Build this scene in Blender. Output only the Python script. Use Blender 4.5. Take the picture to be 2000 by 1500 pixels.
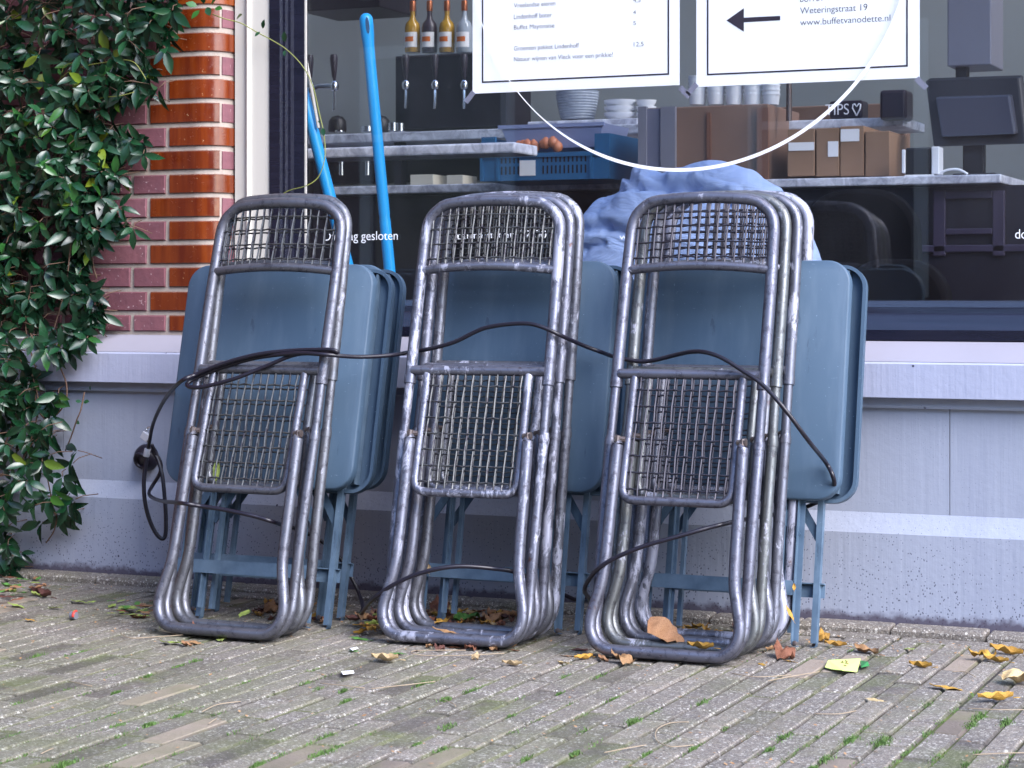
import bpy, bmesh, math, random
from mathutils import Vector, Matrix, noise
R = math.radians
random.seed(7)
for o in list(bpy.data.objects): bpy.data.objects.remove(o)
scn = bpy.context.scene
COL = scn.collection

# ------------------------------------------------------------------ camera
FPX, TH, EYE, HOR = 4100.0, R(23.5), 0.72, 575.0      # focal length and horizon in 2000x1500 pixels
D0 = FPX / ((1185 - HOR) / EYE)
SN, CS = math.sin(TH), math.cos(TH)
CX, CY = D0 * SN, -D0 * CS
cam = bpy.data.cameras.new('camera'); camo = bpy.data.objects.new('camera', cam); COL.objects.link(camo)
camo.location = (CX, CY, EYE); camo.rotation_euler = (R(90), 0, TH)
cam.sensor_width = 36; cam.lens = 36 * FPX / 2000; cam.shift_y = -(750 - HOR) / 2000
cam.clip_start = 0.05; cam.clip_end = 500
cam.dof.use_dof = True; cam.dof.focus_distance = 4.45; cam.dof.aperture_fstop = 14.0
scn.camera = camo
scn.render.resolution_x, scn.render.resolution_y = 1024, 768

def ray(px, py):
    r = (px - 1000) / FPX; u = -(py - HOR) / FPX
    return Vector((-SN + r * CS, CS + r * SN, u))
def at(px, py, Y):
    d = ray(px, py); t = (Y - CY) / d.y
    return Vector((CX + d.x * t, Y, EYE + d.z * t))
def gnd(px, py, Z=0.0):
    d = ray(px, py); t = (Z - EYE) / d.z
    return Vector((CX + d.x * t, CY + d.y * t, Z))
def proj(p):
    dx, dy = p[0] - CX, p[1] - CY
    z = -SN * dx + CS * dy; r = CS * dx + SN * dy
    return 1000 + FPX * r / z, HOR - FPX * (p[2] - EYE) / z

# ------------------------------------------------------------------ light
SUN_EL, SUN_AZ = R(40), R(62)      # soft overcast light from the street, a little from the right
w = bpy.data.worlds.new('World'); scn.world = w; w.use_nodes = True
nt = w.node_tree; bg = nt.nodes['Background']
sky = nt.nodes.new('ShaderNodeTexSky'); sky.sky_type = 'NISHITA'; sky.sun_disc = False
sky.sun_elevation = SUN_EL; sky.sun_rotation = R(180) - SUN_AZ; sky.air_density = 1.0; sky.dust_density = 0.9; sky.ozone_density = 3.8
nt.links.new(sky.outputs[0], bg.inputs[0]); bg.inputs[1].default_value = 0.15
sl = bpy.data.lights.new('sun', 'SUN'); sl.energy = 1.5; sl.angle = R(40); sl.color = (1.0, 0.96, 0.93)
so = bpy.data.objects.new('sun', sl); COL.objects.link(so)
sd = Vector((math.sin(SUN_AZ) * math.cos(SUN_EL), -math.cos(SUN_AZ) * math.cos(SUN_EL), math.sin(SUN_EL)))
so.rotation_euler = sd.to_track_quat('Z', 'Y').to_euler(); so.location = sd * 20
scn.view_settings.view_transform = 'Standard'; scn.view_settings.look = 'None'
scn.view_settings.exposure = 2.1; scn.view_settings.gamma = 1.0

# ------------------------------------------------------------------ helpers
def S(r, g, b):
    f = lambda c: (c / 255 / 12.92) if c <= 10 else ((c / 255 + 0.055) / 1.055) ** 2.4
    return (f(r), f(g), f(b), 1)
class MB:
    def __init__(s): s.v = []; s.f = []; s.a = []
    def add(s, vs, fs, tone=None):
        n = len(s.v); s.v += [tuple(v) for v in vs]
        s.f += [tuple(i + n for i in f) for f in fs]; s.a += [tone] * len(fs)
    def box(s, x0, x1, y0, y1, z0, z1, tone=None):
        s.add([(x, y, z) for z in (z0, z1) for y in (y0, y1) for x in (x0, x1)],
              [(0, 2, 3, 1), (4, 5, 7, 6), (0, 1, 5, 4), (2, 6, 7, 3), (0, 4, 6, 2), (1, 3, 7, 5)], tone)
    def tube(s, pts, r, seg=10, closed=False, tone=None, cap=True):
        pts = [Vector(p) for p in pts]; n = len(pts)
        rs = r if isinstance(r, (list, tuple)) else [r] * n
        T = []
        for i in range(n):
            a = pts[(i - 1) % n] if closed or i > 0 else pts[i]
            b = pts[(i + 1) % n] if closed or i < n - 1 else pts[i]
            t = (b - a); T.append(t.normalized() if t.length > 1e-9 else Vector((0, 0, 1)))
        u = T[0].orthogonal().normalized(); vs = []
        for i in range(n):
            u = (u - T[i] * u.dot(T[i]))
            u = u.normalized() if u.length > 1e-6 else T[i].orthogonal().normalized()
            v = T[i].cross(u)
            for k in range(seg):
                an = 2 * math.pi * k / seg
                vs.append(pts[i] + (u * math.cos(an) + v * math.sin(an)) * rs[i])
        fs = []
        for i in range(n if closed else n - 1):
            j = (i + 1) % n; off = 0
            if closed and j == 0:
                off = min(range(seg), key=lambda o: (vs[i * seg] - vs[o]).length)
            for k in range(seg):
                fs.append((i * seg + k, i * seg + (k + 1) % seg, j * seg + (k + 1 + off) % seg, j * seg + (k + off) % seg))
        if not closed and cap:
            fs.append(tuple(reversed(range(seg)))); fs.append(tuple((n - 1) * seg + k for k in range(seg)))
        s.add(vs, fs, tone)
    def lathe(s, prof, c=(0, 0, 0), seg=20, M=None, tone=None):
        vs = []; c = Vector(c)
        for r, z in prof:
            for k in range(seg):
                a = 2 * math.pi * k / seg; p = Vector((r * math.cos(a), r * math.sin(a), z))
                vs.append((M @ p if M else p) + c)
        fs = [(i * seg + k, i * seg + (k + 1) % seg, (i + 1) * seg + (k + 1) % seg, (i + 1) * seg + k) for i in range(len(prof) - 1) for k in range(seg)]
        fs.append(tuple(reversed(range(seg)))); fs.append(tuple((len(prof) - 1) * seg + k for k in range(seg)))
        s.add(vs, fs, tone)
    def sheet(s, x0, x1, prof, cap=True):        # profile of (y, z) points drawn out along x
        n = len(prof)
        s.add([(x0, y, z) for y, z in prof] + [(x1, y, z) for y, z in prof],
              [(i, i + n, i + n + 1, i + 1) for i in range(n - 1)] + ([tuple(range(n)), tuple(reversed(range(n, 2 * n)))] if cap else []))
    def build(s, name, mat, parent=None, smooth=False, bevel=0, loc=None, attr='tone'):
        me = bpy.data.meshes.new(name); me.from_pydata(s.v, [], s.f); me.update()
        if any(a is not None for a in s.a):
            at_ = me.attributes.new(attr, 'FLOAT', 'FACE'); at_.data.foreach_set('value', [a or 0.0 for a in s.a])
        if smooth:
            me.polygons.foreach_set('use_smooth', [True] * len(me.polygons))
            if smooth != 'all': me.set_sharp_from_angle(angle=R(38))
        o = bpy.data.objects.new(name, me); COL.objects.link(o)
        if mat: me.materials.append(mat)
        if parent: o.parent = parent
        if loc is not None: o.location = loc
        if bevel:
            m = o.modifiers.new('bevel', 'BEVEL'); m.width = bevel; m.segments = 2; m.limit_method = 'ANGLE'; m.angle_limit = R(40)
        return o
def tag(o, label=None, cat=None, group=None, kind=None):
    if label: o['label'] = label
    if cat: o['category'] = cat
    if group: o['group'] = group
    if kind: o['kind'] = kind
    return o
def empty(name, loc=(0, 0, 0), label=None, cat=None, group=None):
    o = bpy.data.objects.new(name, None); COL.objects.link(o); o.location = loc; o.empty_display_size = 0.05
    return tag(o, label, cat, group)
def copy_tree(o, parent=None):
    c = o.copy(); COL.objects.link(c)
    if parent: c.parent = parent
    for ch in o.children: copy_tree(ch, c)
    return c
def all_kids(o):
    r = []
    for c in o.children: r.append(c); r += all_kids(c)
    return r
def catmull(P, n=6, closed=False):
    P = [Vector(p) for p in P]; out = []; m = len(P)
    for i in range(m if closed else m - 1):
        g = (lambda k: P[k % m]) if closed else (lambda k: P[max(0, min(m - 1, k))])
        a, b, c, d = g(i - 1), g(i), g(i + 1), g(i + 2)
        for k in range(n):
            t = k / n
            out.append(0.5 * ((2 * b) + (c - a) * t + (2 * a - 5 * b + 4 * c - d) * t * t + (3 * b - a - 3 * c + d) * t ** 3))
    if not closed: out.append(P[-1])
    return out

# ------------------------------------------------------------------ materials
def mat(name, col, rough=0.6, metal=0.0, spec=0.5):
    m = bpy.data.materials.new(name); m.use_nodes = True
    b = m.node_tree.nodes['Principled BSDF']
    b.inputs['Base Color'].default_value = col; b.inputs['Roughness'].default_value = rough
    b.inputs['Metallic'].default_value = metal; b.inputs['Specular IOR Level'].default_value = spec
    return m
class N:
    def __init__(s, m): s.m = m; s.t = m.node_tree; s.b = s.t.nodes['Principled BSDF']; s.tc = None
    def n(s, ty, **k):
        x = s.t.nodes.new('ShaderNode' + ty)
        for a, v in k.items(): setattr(x, a, v)
        return x
    def l(s, a, b): s.t.links.new(a, b)
    def co(s, kind='Object', scale=None):
        if not s.tc: s.tc = s.n('TexCoord')
        o = s.tc.outputs[kind]
        if scale:
            mp = s.n('Mapping'); mp.inputs['Scale'].default_value = scale; s.l(o, mp.inputs[0]); return mp.outputs[0]
        return o
    def noise(s, scale, detail=4, co=None, rough=0.55, dist=0):
        x = s.n('TexNoise'); x.inputs['Scale'].default_value = scale; x.inputs['Detail'].default_value = detail
        x.inputs['Roughness'].default_value = rough; x.inputs['Distortion'].default_value = dist
        s.l(co if co else s.co(), x.inputs['Vector']); return x.outputs['Fac']
    def vor(s, scale, co=None, feature='F1', out='Distance'):
        x = s.n('TexVoronoi', feature=feature); x.inputs['Scale'].default_value = scale
        s.l(co if co else s.co(), x.inputs['Vector']); return x.outputs[out]
    def ramp(s, fac, stops, interp='LINEAR'):
        x = s.n('ValToRGB'); cr = x.color_ramp; cr.interpolation = interp
        while len(cr.elements) < len(stops): cr.elements.new(0.5)
        for e, (p, c) in zip(cr.elements, stops):
            e.position = p; e.color = c if isinstance(c, tuple) else (c, c, c, 1)
        s.l(fac, x.inputs[0]); return x.outputs[0]
    def mix(s, fac, a, b, blend='MIX'):
        x = s.n('Mix', data_type='RGBA', blend_type=blend)
        for v, i in ((fac, 0), (a, 6), (b, 7)):
            if isinstance(v, (int, float)): x.inputs[i].default_value = v
            elif isinstance(v, tuple): x.inputs[i].default_value = v
            else: s.l(v, x.inputs[i])
        return x.outputs[2]
    def math(s, op, a, b=0.0, clamp=False):
        x = s.n('Math', operation=op, use_clamp=clamp)
        for v, i in ((a, 0), (b, 1)):
            if isinstance(v, (int, float)): x.inputs[i].default_value = v
            else: s.l(v, x.inputs[i])
        return x.outputs[0]
    def attr(s, name):
        x = s.n('Attribute'); x.attribute_name = name; return x.outputs['Fac']
    def xyz(s, i, kind='Object'):
        x = s.n('SeparateXYZ'); s.l(s.co(kind), x.inputs[0]); return x.outputs[i]
    def oinfo(s, out): return s.n('ObjectInfo').outputs[out]
    def col(s, c): s.l(c, s.b.inputs['Base Color'])
    def rough(s, c): s.l(c, s.b.inputs['Roughness'])
    def bump(s, h, strength=0.3, dist=0.01):
        x = s.n('Bump'); x.inputs['Strength'].default_value = strength; x.inputs['Distance'].default_value = dist
        s.l(h, x.inputs['Height']); s.l(x.outputs[0], s.b.inputs['Normal'])

def m_tube():
    # worn paint on steel tube; object colour: r = how flaked, g = olive tint, b = lightness of the undercoat
    m = mat('worn_tube_paint', (.1, .1, .13, 1), 0.45, 0.2); k = N(m)
    oc = k.n('SeparateColor'); k.l(k.oinfo('Color'), oc.inputs[0])
    r, g, b = oc.outputs
    pos = k.n('Vector' + 'Math', operation='ADD'); k.l(k.co(), pos.inputs[0])
    rnd = k.n('CombineXYZ'); k.l(k.math('MULTIPLY', k.oinfo('Random'), 9.0), rnd.inputs[0]); k.l(rnd.outputs[0], pos.inputs[1])
    P = pos.outputs[0]
    st = k.n('Mapping'); st.inputs['Scale'].default_value = (1, 1, .4); k.l(P, st.inputs[0])
    base = k.mix(k.noise(11, 4, P), k.mix(r, S(80, 80, 90), S(86, 87, 104)), k.mix(r, S(112, 112, 124), S(126, 127, 146)))
    base = k.mix(k.math('MULTIPLY', g, .8), base, k.mix(k.noise(18, 3, P), S(84, 86, 82), S(120, 122, 116)))
    grime = k.ramp(k.noise(60, 8, P, .75), [(.52, 0.0), (.60, 1.0)])
    base = k.mix(k.math('MULTIPLY', grime, .55), base, S(44, 41, 52))
    scr = k.ramp(k.noise(150, 5, P, .7), [(.62, 0.0), (.66, 1.0)])
    base = k.mix(k.math('MULTIPLY', scr, .5), base, S(150, 150, 168))
    n1 = k.noise(55, 10, st.outputs[0], .74, .5); n2 = k.noise(5.5, 3, P)
    thr = k.math('SUBTRACT', k.math('ADD', k.math('MULTIPLY', n1, .72), k.math('MULTIPLY', n2, .55)), k.math('SUBTRACT', .86, k.math('MULTIPLY', r, .26)))
    flake = k.math('MULTIPLY', thr, 26.0, True)
    lite = k.mix(k.noise(60, 5, P), S(138, 139, 158), S(176, 177, 192))
    c = k.mix(k.math('MULTIPLY', flake, .88), base, lite)
    rust = k.ramp(k.noise(15, 5, P, .7), [(.665, 0.0), (.72, 1.0)])
    c = k.mix(k.math('MULTIPLY', rust, .8), c, S(92, 62, 54)); k.col(c)
    k.l(k.mix(flake, (.62, .62, .62, 1), (.25, .25, .25, 1)), k.b.inputs['Metallic'])
    k.rough(k.ramp(k.noise(50, 3, P), [(.3, .30), (.7, .50)]))
    k.bump(k.math('ADD', k.math('MULTIPLY', flake, .6), k.math('MULTIPLY', grime, -.3)), .35, .0015)
    return m
def m_wire():
    m = mat('worn_wire', S(90, 88, 80), 0.42, 0.55); k = N(m)
    oc = k.oinfo('Color'); c = k.mix(k.noise(25, 4), oc, k.mix(1.0, oc, (1.8, 1.75, 1.68, 1), 'MULTIPLY'))
    c = k.mix(k.ramp(k.noise(90, 4), [(.5, 0.0), (.62, 1.0)]), c, S(52, 48, 56)); k.col(c); return m
def m_table():
    m = mat('satin_blue_grey_paint', S(84, 112, 140), 0.5, 0.0, .35); k = N(m)
    c = k.mix(k.noise(5, 3), S(64, 84, 105), S(73, 93, 114))
    c = k.mix(k.ramp(k.noise(160, 3), [(.70, 0.0), (.76, 1.0)]), c, S(120, 140, 160))
    pt = k.n('NewGeometry').outputs['Pointiness']; c = k.mix(k.math('MULTIPLY', k.math('MULTIPLY', k.math('SUBTRACT', pt, .53), 9.0, True), k.ramp(k.noise(20, 4), [(.35, .05), (.65, .38)])), c, S(122, 144, 166))  # edges lightened: specular edge lines painted in, along with rim wear
    c = k.mix(k.math('MULTIPLY', k.ramp(k.noise(9, 5, k.co('Object', (3, 3, .6))), [(.5, 0.0), (.75, 1.0)]), .22), c, S(112, 128, 146))
    c = k.mix(k.math('MULTIPLY', k.ramp(k.noise(34, 6, k.co('Object', (1, 1, .25)), .7), [(.64, 0.0), (.69, 1.0)]), .5), c, S(46, 58, 76))
    c = k.mix(k.math('MULTIPLY', k.ramp(k.noise(70, 7, k.co('Object', (.3, 1, 1.4)), .75), [(.67, 0.0), (.70, 1.0)]), .6), c, S(132, 148, 164))
    k.col(c); k.rough(k.ramp(k.noise(14, 4), [(.3, .46), (.7, .62)])); k.bump(k.noise(420, 2), .12, .001); return m
def m_plinth(c0, c1):
    m = mat('painted_plinth', c0, 0.55); k = N(m)
    st = k.noise(70, 4, k.co('Object', (1, 1, .03)), .6); pt = k.noise(60, 4)
    c = k.mix(k.noise(1.7, 4), c0, c1)
    c = k.mix(k.math('MULTIPLY', k.ramp(k.noise(5, 5, k.co('Object', (1.6, 1, .35)), .65), [(.5, 0.0), (.8, 1.0)]), .22), c, S(108, 114, 142))
    zz = k.math('SUBTRACT', 1.0, k.math('DIVIDE', k.xyz(2), .30), True)
    sp = k.math('SUBTRACT', k.math('ADD', k.math('MULTIPLY', zz, .20), k.math('MULTIPLY', k.noise(3.5, 3), .16)), k.vor(150, k.co('Object', (1, 1, .75))))
    c = k.mix(k.math('MULTIPLY', k.math('MULTIPLY', sp, 22.0, True), .75), c, S(44, 44, 66))
    ed = k.math('SUBTRACT', k.math('ADD', .018, k.math('MULTIPLY', k.noise(38, 5), .045)), k.xyz(2))
    c = k.mix(k.math('MULTIPLY', k.math('MULTIPLY', ed, 70.0, True), .85), c, S(62, 52, 68))
    pits = k.math('MULTIPLY', k.math('SUBTRACT', .055, k.vor(16)), 60.0, True)
    c = k.mix(k.math('MULTIPLY', pits, k.ramp(k.noise(9, 2), [(.56, 0.0), (.6, 1.0)])), c, S(40, 40, 66))
    k.col(c); k.bump(k.math('ADD', k.math('MULTIPLY', st, .8), k.math('MULTIPLY', pt, .5)), .32, .004); return m
def m_brick():
    m = mat('purple_red_brick', S(120, 70, 75), 0.8); k = N(m)
    t = k.attr('tone'); c = k.ramp(t, [(0, S(104, 58, 66)), (.5, S(128, 74, 82)), (1, S(142, 92, 100))])
    c = k.mix(k.noise(30, 5), c, S(96, 60, 70)); c = k.mix(k.ramp(k.noise(120, 3), [(.66, 0.0), (.72, 1.0)]), c, S(170, 140, 144))
    k.col(c); k.bump(k.noise(70, 5), .5, .003); return m
def m_glaze():
    m = mat('brown_glaze', S(130, 50, 20), 0.12, 0, .6); k = N(m)
    t = k.attr('tone'); c = k.ramp(t, [(0, S(78, 24, 10)), (.45, S(110, 42, 13)), (1, S(136, 68, 22))])
    st = k.noise(26, 5, k.co('Object', (1.5, 1.5, .12)), .6)
    c = k.mix(k.math('MULTIPLY', k.ramp(st, [(.4, 0.0), (.7, 1.0)]), .4), c, S(148, 72, 24))
    c = k.mix(k.ramp(k.noise(140, 3), [(.71, 0.0), (.74, 1.0)]), c, S(186, 148, 112))
    k.col(c); k.rough(k.ramp(k.noise(60, 4), [(.3, .12), (.75, .32)])); k.bump(k.noise(34, 3), .12, .002); return m
def m_mortar():
    m = mat('mortar', S(150, 136, 134), 0.9); k = N(m)
    k.col(k.mix(k.noise(60, 5), S(142, 130, 122), S(176, 162, 152))); k.bump(k.noise(150, 4), .5, .003); return m
def m_paver():
    m = mat('exposed_aggregate_paver', S(110, 104, 106), 0.75, 0, .35); k = N(m)
    t = k.attr('tone')                       # 0-1 aggregate pavers; above 1 plain pale clay pavers
    tone = k.math('FRACT', t); plain = k.math('GREATER_THAN', t, 1.0)
    c = k.ramp(tone, [(0, S(112, 104, 96)), (.5, S(128, 119, 109)), (1, S(142, 130, 118))])
    c = k.mix(k.ramp(k.noise(26, 6, None, .75), [(.3, 0.0), (.75, 1.0)]), c, S(96, 90, 88))
    for sc_, th_, am_ in ((120, .58, .9), (230, .5, .85), (420, .5, .6)):
        v = k.vor(sc_); vc = k.vor(sc_, None, 'F1', 'Color'); sp = k.n('SeparateColor'); k.l(vc, sp.inputs[0])
        lit = k.math('MULTIPLY', k.math('GREATER_THAN', sp.outputs[0], th_), k.math('MULTIPLY', k.math('SUBTRACT', .46, v), 7.0, True))
        c = k.mix(k.math('MULTIPLY', lit, am_), c, k.mix(sp.outputs[1], S(134, 126, 118), S(204, 198, 190)))
        drk = k.math('MULTIPLY', k.math('LESS_THAN', sp.outputs[2], .26), k.math('MULTIPLY', k.math('SUBTRACT', .44, v), 7.0, True))
        c = k.mix(k.math('MULTIPLY', drk, .6), c, S(62, 57, 58))
    pl = k.mix(k.noise(50, 4), S(136, 122, 110), S(152, 138, 126)); c = k.mix(plain, c, pl)
    gx = k.math('ADD', k.math('MULTIPLY', k.xyz(0), -.07), k.math('MULTIPLY', k.xyz(1), -.12))
    mo = k.math('ADD', k.noise(5, 6, None, .65), gx)
    mf = k.ramp(mo, [(.52, 0.0), (.86, 1.0)])
    c = k.mix(k.math('MULTIPLY', mf, .55), c, k.mix(k.noise(40, 4), S(84, 90, 52), S(108, 112, 72)))
    ed = k.math('SUBTRACT', -.0012, k.xyz(2)); c = k.mix(k.math('MULTIPLY', k.math('MULTIPLY', ed, 900.0, True), .55), c, k.mix(k.ramp(k.noise(6, 4), [(.45, 0.0), (.6, 1.0)]), S(58, 52, 50), S(74, 84, 36)))
    k.col(c); k.bump(k.math('ADD', k.math('MULTIPLY', lit, .35), k.noise(160, 5)), .7, .004)
    k.rough(k.ramp(k.noise(12, 4), [(.3, .6), (.7, .85)])); return m
def m_joint():
    m = mat('sand_and_moss_joint', S(70, 66, 60), 0.95); k = N(m)
    f = k.ramp(k.math('ADD', k.noise(4.5, 5, None, .65), k.math('ADD', k.math('MULTIPLY', k.xyz(0), -.05), k.math('MULTIPLY', k.xyz(1), -.13))), [(.50, 0.0), (.78, 1.0)])
    c = k.mix(f, k.mix(k.noise(70, 4), S(40, 36, 36), S(66, 60, 56)), k.mix(k.noise(50, 4), S(84, 100, 34), S(124, 140, 60)))
    k.col(c); k.bump(k.noise(200, 4), .8, .004); return m
def m_leaf(name, c0, c1, rough=.31):
    m = mat(name, c0, rough, 0, .6); k = N(m)
    t = k.attr('tone'); k.col(k.ramp(t, [(0, c0), (.75, c1), (.93, S(44, 92, 36)), (1, S(110, 122, 30))])); k.rough(k.ramp(k.noise(25, 2), [(.3, rough - .08), (.7, rough + .15)])); return m
def m_dry():
    m = mat('fallen_leaf', (1, 1, 1, 1), .6); k = N(m)
    c = k.mix(k.math('MULTIPLY', k.ramp(k.noise(45, 5), [(.45, 0.0), (.7, 1.0)]), .7), k.oinfo('Color'), k.mix(1.0, k.oinfo('Color'), (.42, .30, .24, 1), 'MULTIPLY'))
    k.col(c); k.bump(k.noise(60, 4), .5, .004); return m
def m_glass():
    m = bpy.data.materials.new('window_glass'); m.use_nodes = True; t = m.node_tree; t.nodes.clear()
    o = t.nodes.new('ShaderNodeOutputMaterial'); mx = t.nodes.new('ShaderNodeMixShader'); tr = t.nodes.new('ShaderNodeBsdfTransparent'); gl = t.nodes.new('ShaderNodeBsdfGlossy')
    tr.inputs[0].default_value = (1, 1, 1, 1); gl.inputs['Roughness'].default_value = 0.0
    lw = t.nodes.new('ShaderNodeLayerWeight'); lw.inputs[0].default_value = .5      # facing = 1 - |cos|
    pw = t.nodes.new('ShaderNodeMath'); pw.operation = 'POWER'; pw.inputs[1].default_value = 5
    ml = t.nodes.new('ShaderNodeMath'); ml.operation = 'MULTIPLY_ADD'; ml.inputs[1].default_value = .9; ml.inputs[2].default_value = .046; ml.use_clamp = True
    t.links.new(lw.outputs['Facing'], pw.inputs[0]); t.links.new(pw.outputs[0], ml.inputs[0]); t.links.new(ml.outputs[0], mx.inputs[0])
    t.links.new(tr.outputs[0], mx.inputs[1]); t.links.new(gl.outputs[0], mx.inputs[2]); df = t.nodes.new('ShaderNodeBsdfDiffuse'); df.inputs[0].default_value = (.72, .72, .8, 1); m2 = t.nodes.new('ShaderNodeMixShader')
    tc = t.nodes.new('ShaderNodeTexCoord'); mp = t.nodes.new('ShaderNodeMapping'); mp.inputs['Scale'].default_value = (1.6, 1, .7); mp.inputs['Rotation'].default_value = (0, .5, 0); nz = t.nodes.new('ShaderNodeTexNoise'); nz.inputs['Scale'].default_value = 3.0; nz.inputs['Detail'].default_value = 6; nz.inputs['Distortion'].default_value = .8
    rm_ = t.nodes.new('ShaderNodeMapRange'); rm_.inputs[1].default_value = .35; rm_.inputs[2].default_value = .75; rm_.inputs[3].default_value = .001; rm_.inputs[4].default_value = .011
    t.links.new(tc.outputs['Object'], mp.inputs[0]); t.links.new(mp.outputs[0], nz.inputs['Vector']); t.links.new(nz.outputs['Fac'], rm_.inputs[0]); t.links.new(rm_.outputs[0], m2.inputs[0])
    t.links.new(mx.outputs[0], m2.inputs[1]); t.links.new(df.outputs[0], m2.inputs[2]); t.links.new(m2.outputs[0], o.inputs[0]); return m
def m_cloth(c0, c1):
    m = mat('blue_cotton', c0, .85, 0, .2); k = N(m); k.col(k.mix(k.noise(4, 3), c0, c1)); k.bump(k.math('ADD', k.noise(9, 3, k.co('Object', (1, 1, 2.2)), .5, 1.0), k.math('MULTIPLY', k.noise(300, 3), .04)), .55, .03); return m
def m_marble():
    m = mat('grey_marble', S(150, 152, 162), .35); k = N(m)
    k.col(k.mix(k.ramp(k.noise(14, 7, None, .7, 1.2), [(.4, 0.0), (.62, 1.0)]), S(214, 216, 226), S(150, 152, 166))); return m
def m_var(name, a, b, scale=20, rough=.6, metal=0, bump=0.0, stretch=None):
    m = mat(name, a, rough, metal); k = N(m); co = k.co('Object', stretch) if stretch else None
    n = k.noise(scale, 5, co); k.col(k.mix(n, a, b))
    if bump: k.bump(n, bump, .003)
    return m

MT = dict(
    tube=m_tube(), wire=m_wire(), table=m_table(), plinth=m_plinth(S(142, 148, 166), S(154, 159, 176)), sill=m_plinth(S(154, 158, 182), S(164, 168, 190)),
    brick=m_brick(), glaze=m_glaze(), mortar=m_mortar(), paver=m_paver(), joint=m_joint(), leaf=m_leaf('vine_leaf', S(9, 36, 24), S(26, 70, 40)),
    dry=m_dry(), glass=m_glass(), cloth=m_cloth(S(148, 168, 208), S(162, 180, 216)), marble=m_marble(),
    white=m_var('white_gloss_paint', S(190, 184, 176), S(200, 194, 186), 6, .4), dark=m_var('blue_black_gloss_paint', S(14, 16, 28), S(34, 34, 50), 60, .26, 0, .35, (.05, 1, 1)),
    felt=mat('black_felt', S(8, 8, 12), .95, 0, .1), black=mat('black_plastic', S(15, 15, 20), .5), rubber=mat('black_rubber', S(26, 22, 34), .38), chrome=mat('chrome', S(200, 202, 208), .18, 1.0),
    steel=m_var('galvanised_bolt', S(120, 118, 118), S(96, 70, 62), 60, .45, .7), paper=mat('white_paper', S(246, 246, 250), .7), ink=mat('purple_black_ink', S(26, 16, 40), .8),
    decal=mat('white_vinyl', S(244, 244, 248), .6), tape=mat('grey_tape', S(128, 128, 146), .4), blue=mat('sky_blue_plastic', S(24, 142, 204), .35), crate=mat('blue_crate', S(34, 94, 138), .6),
    stem=m_var('vine_stem', S(70, 50, 42), S(110, 84, 66), 30, .8), young=mat('green_tendril', S(120, 124, 60), .6), room=m_var('grey_plaster', S(128, 136, 140), S(140, 146, 148), 2, .8),
    ceil=mat('white_ceiling', S(210, 210, 208), .9), floor=mat('dark_floor', S(48, 42, 42), .5), bar=m_var('dark_panelling', S(22, 20, 28), S(32, 30, 40), 4, .4), wood=m_var('brown_board', S(112, 88, 76), S(134, 106, 92), 5, .7),
    card=m_var('cardboard', S(126, 98, 76), S(144, 114, 92), 8, .8), grey=mat('grey_metal', S(128, 128, 140), .45, .2), china=mat('white_china', S(220, 222, 226), .25), cream=mat('cream_card', S(200, 194, 176), .8),
    label=mat('white_label', S(224, 222, 222), .7), orange=mat('orange_print', S(206, 104, 32), .6), amber=mat('amber_liquid', S(170, 130, 40), .15), clear=mat('clear_bottle', S(150, 158, 166), .08), copper=mat('copper_cap', S(160, 92, 58), .3, .6),
    onion=m_var('onion_skin', S(170, 92, 62), S(200, 130, 90), 30, .4), tub=mat('frosted_tub', S(140, 150, 186), .3), rope=m_var('grey_rope', S(120, 130, 142), S(170, 178, 190), 60, .7), navy=mat('navy_tin', S(44, 36, 46), .35),
    straw=m_var('straw', S(140, 122, 100), S(168, 150, 128), 30, .8), note=mat('lime_paper', S(208, 228, 130), .7), brownink=mat('brown_ink', S(130, 84, 50), .7), grass=m_var('moss_green', S(58, 92, 34), S(96, 122, 60), 40, .7), silver=mat('brushed_silver', S(190, 190, 198), .4, .15),
    opp=m_var('old_brick_facade', S(80, 52, 48), S(104, 70, 64), 3, .8), oppw=mat('stone_trim', S(190, 186, 182), .7), pane=mat('dark_pane', S(30, 36, 46), .08), bark=m_var('bark', S(70, 60, 50), S(100, 86, 72), 12, .9), crown=m_leaf('tree_leaf', S(50, 76, 30), S(92, 104, 40), .6),
    street=m_var('asphalt', S(70, 70, 74), S(92, 92, 94), 30, .9))

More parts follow.
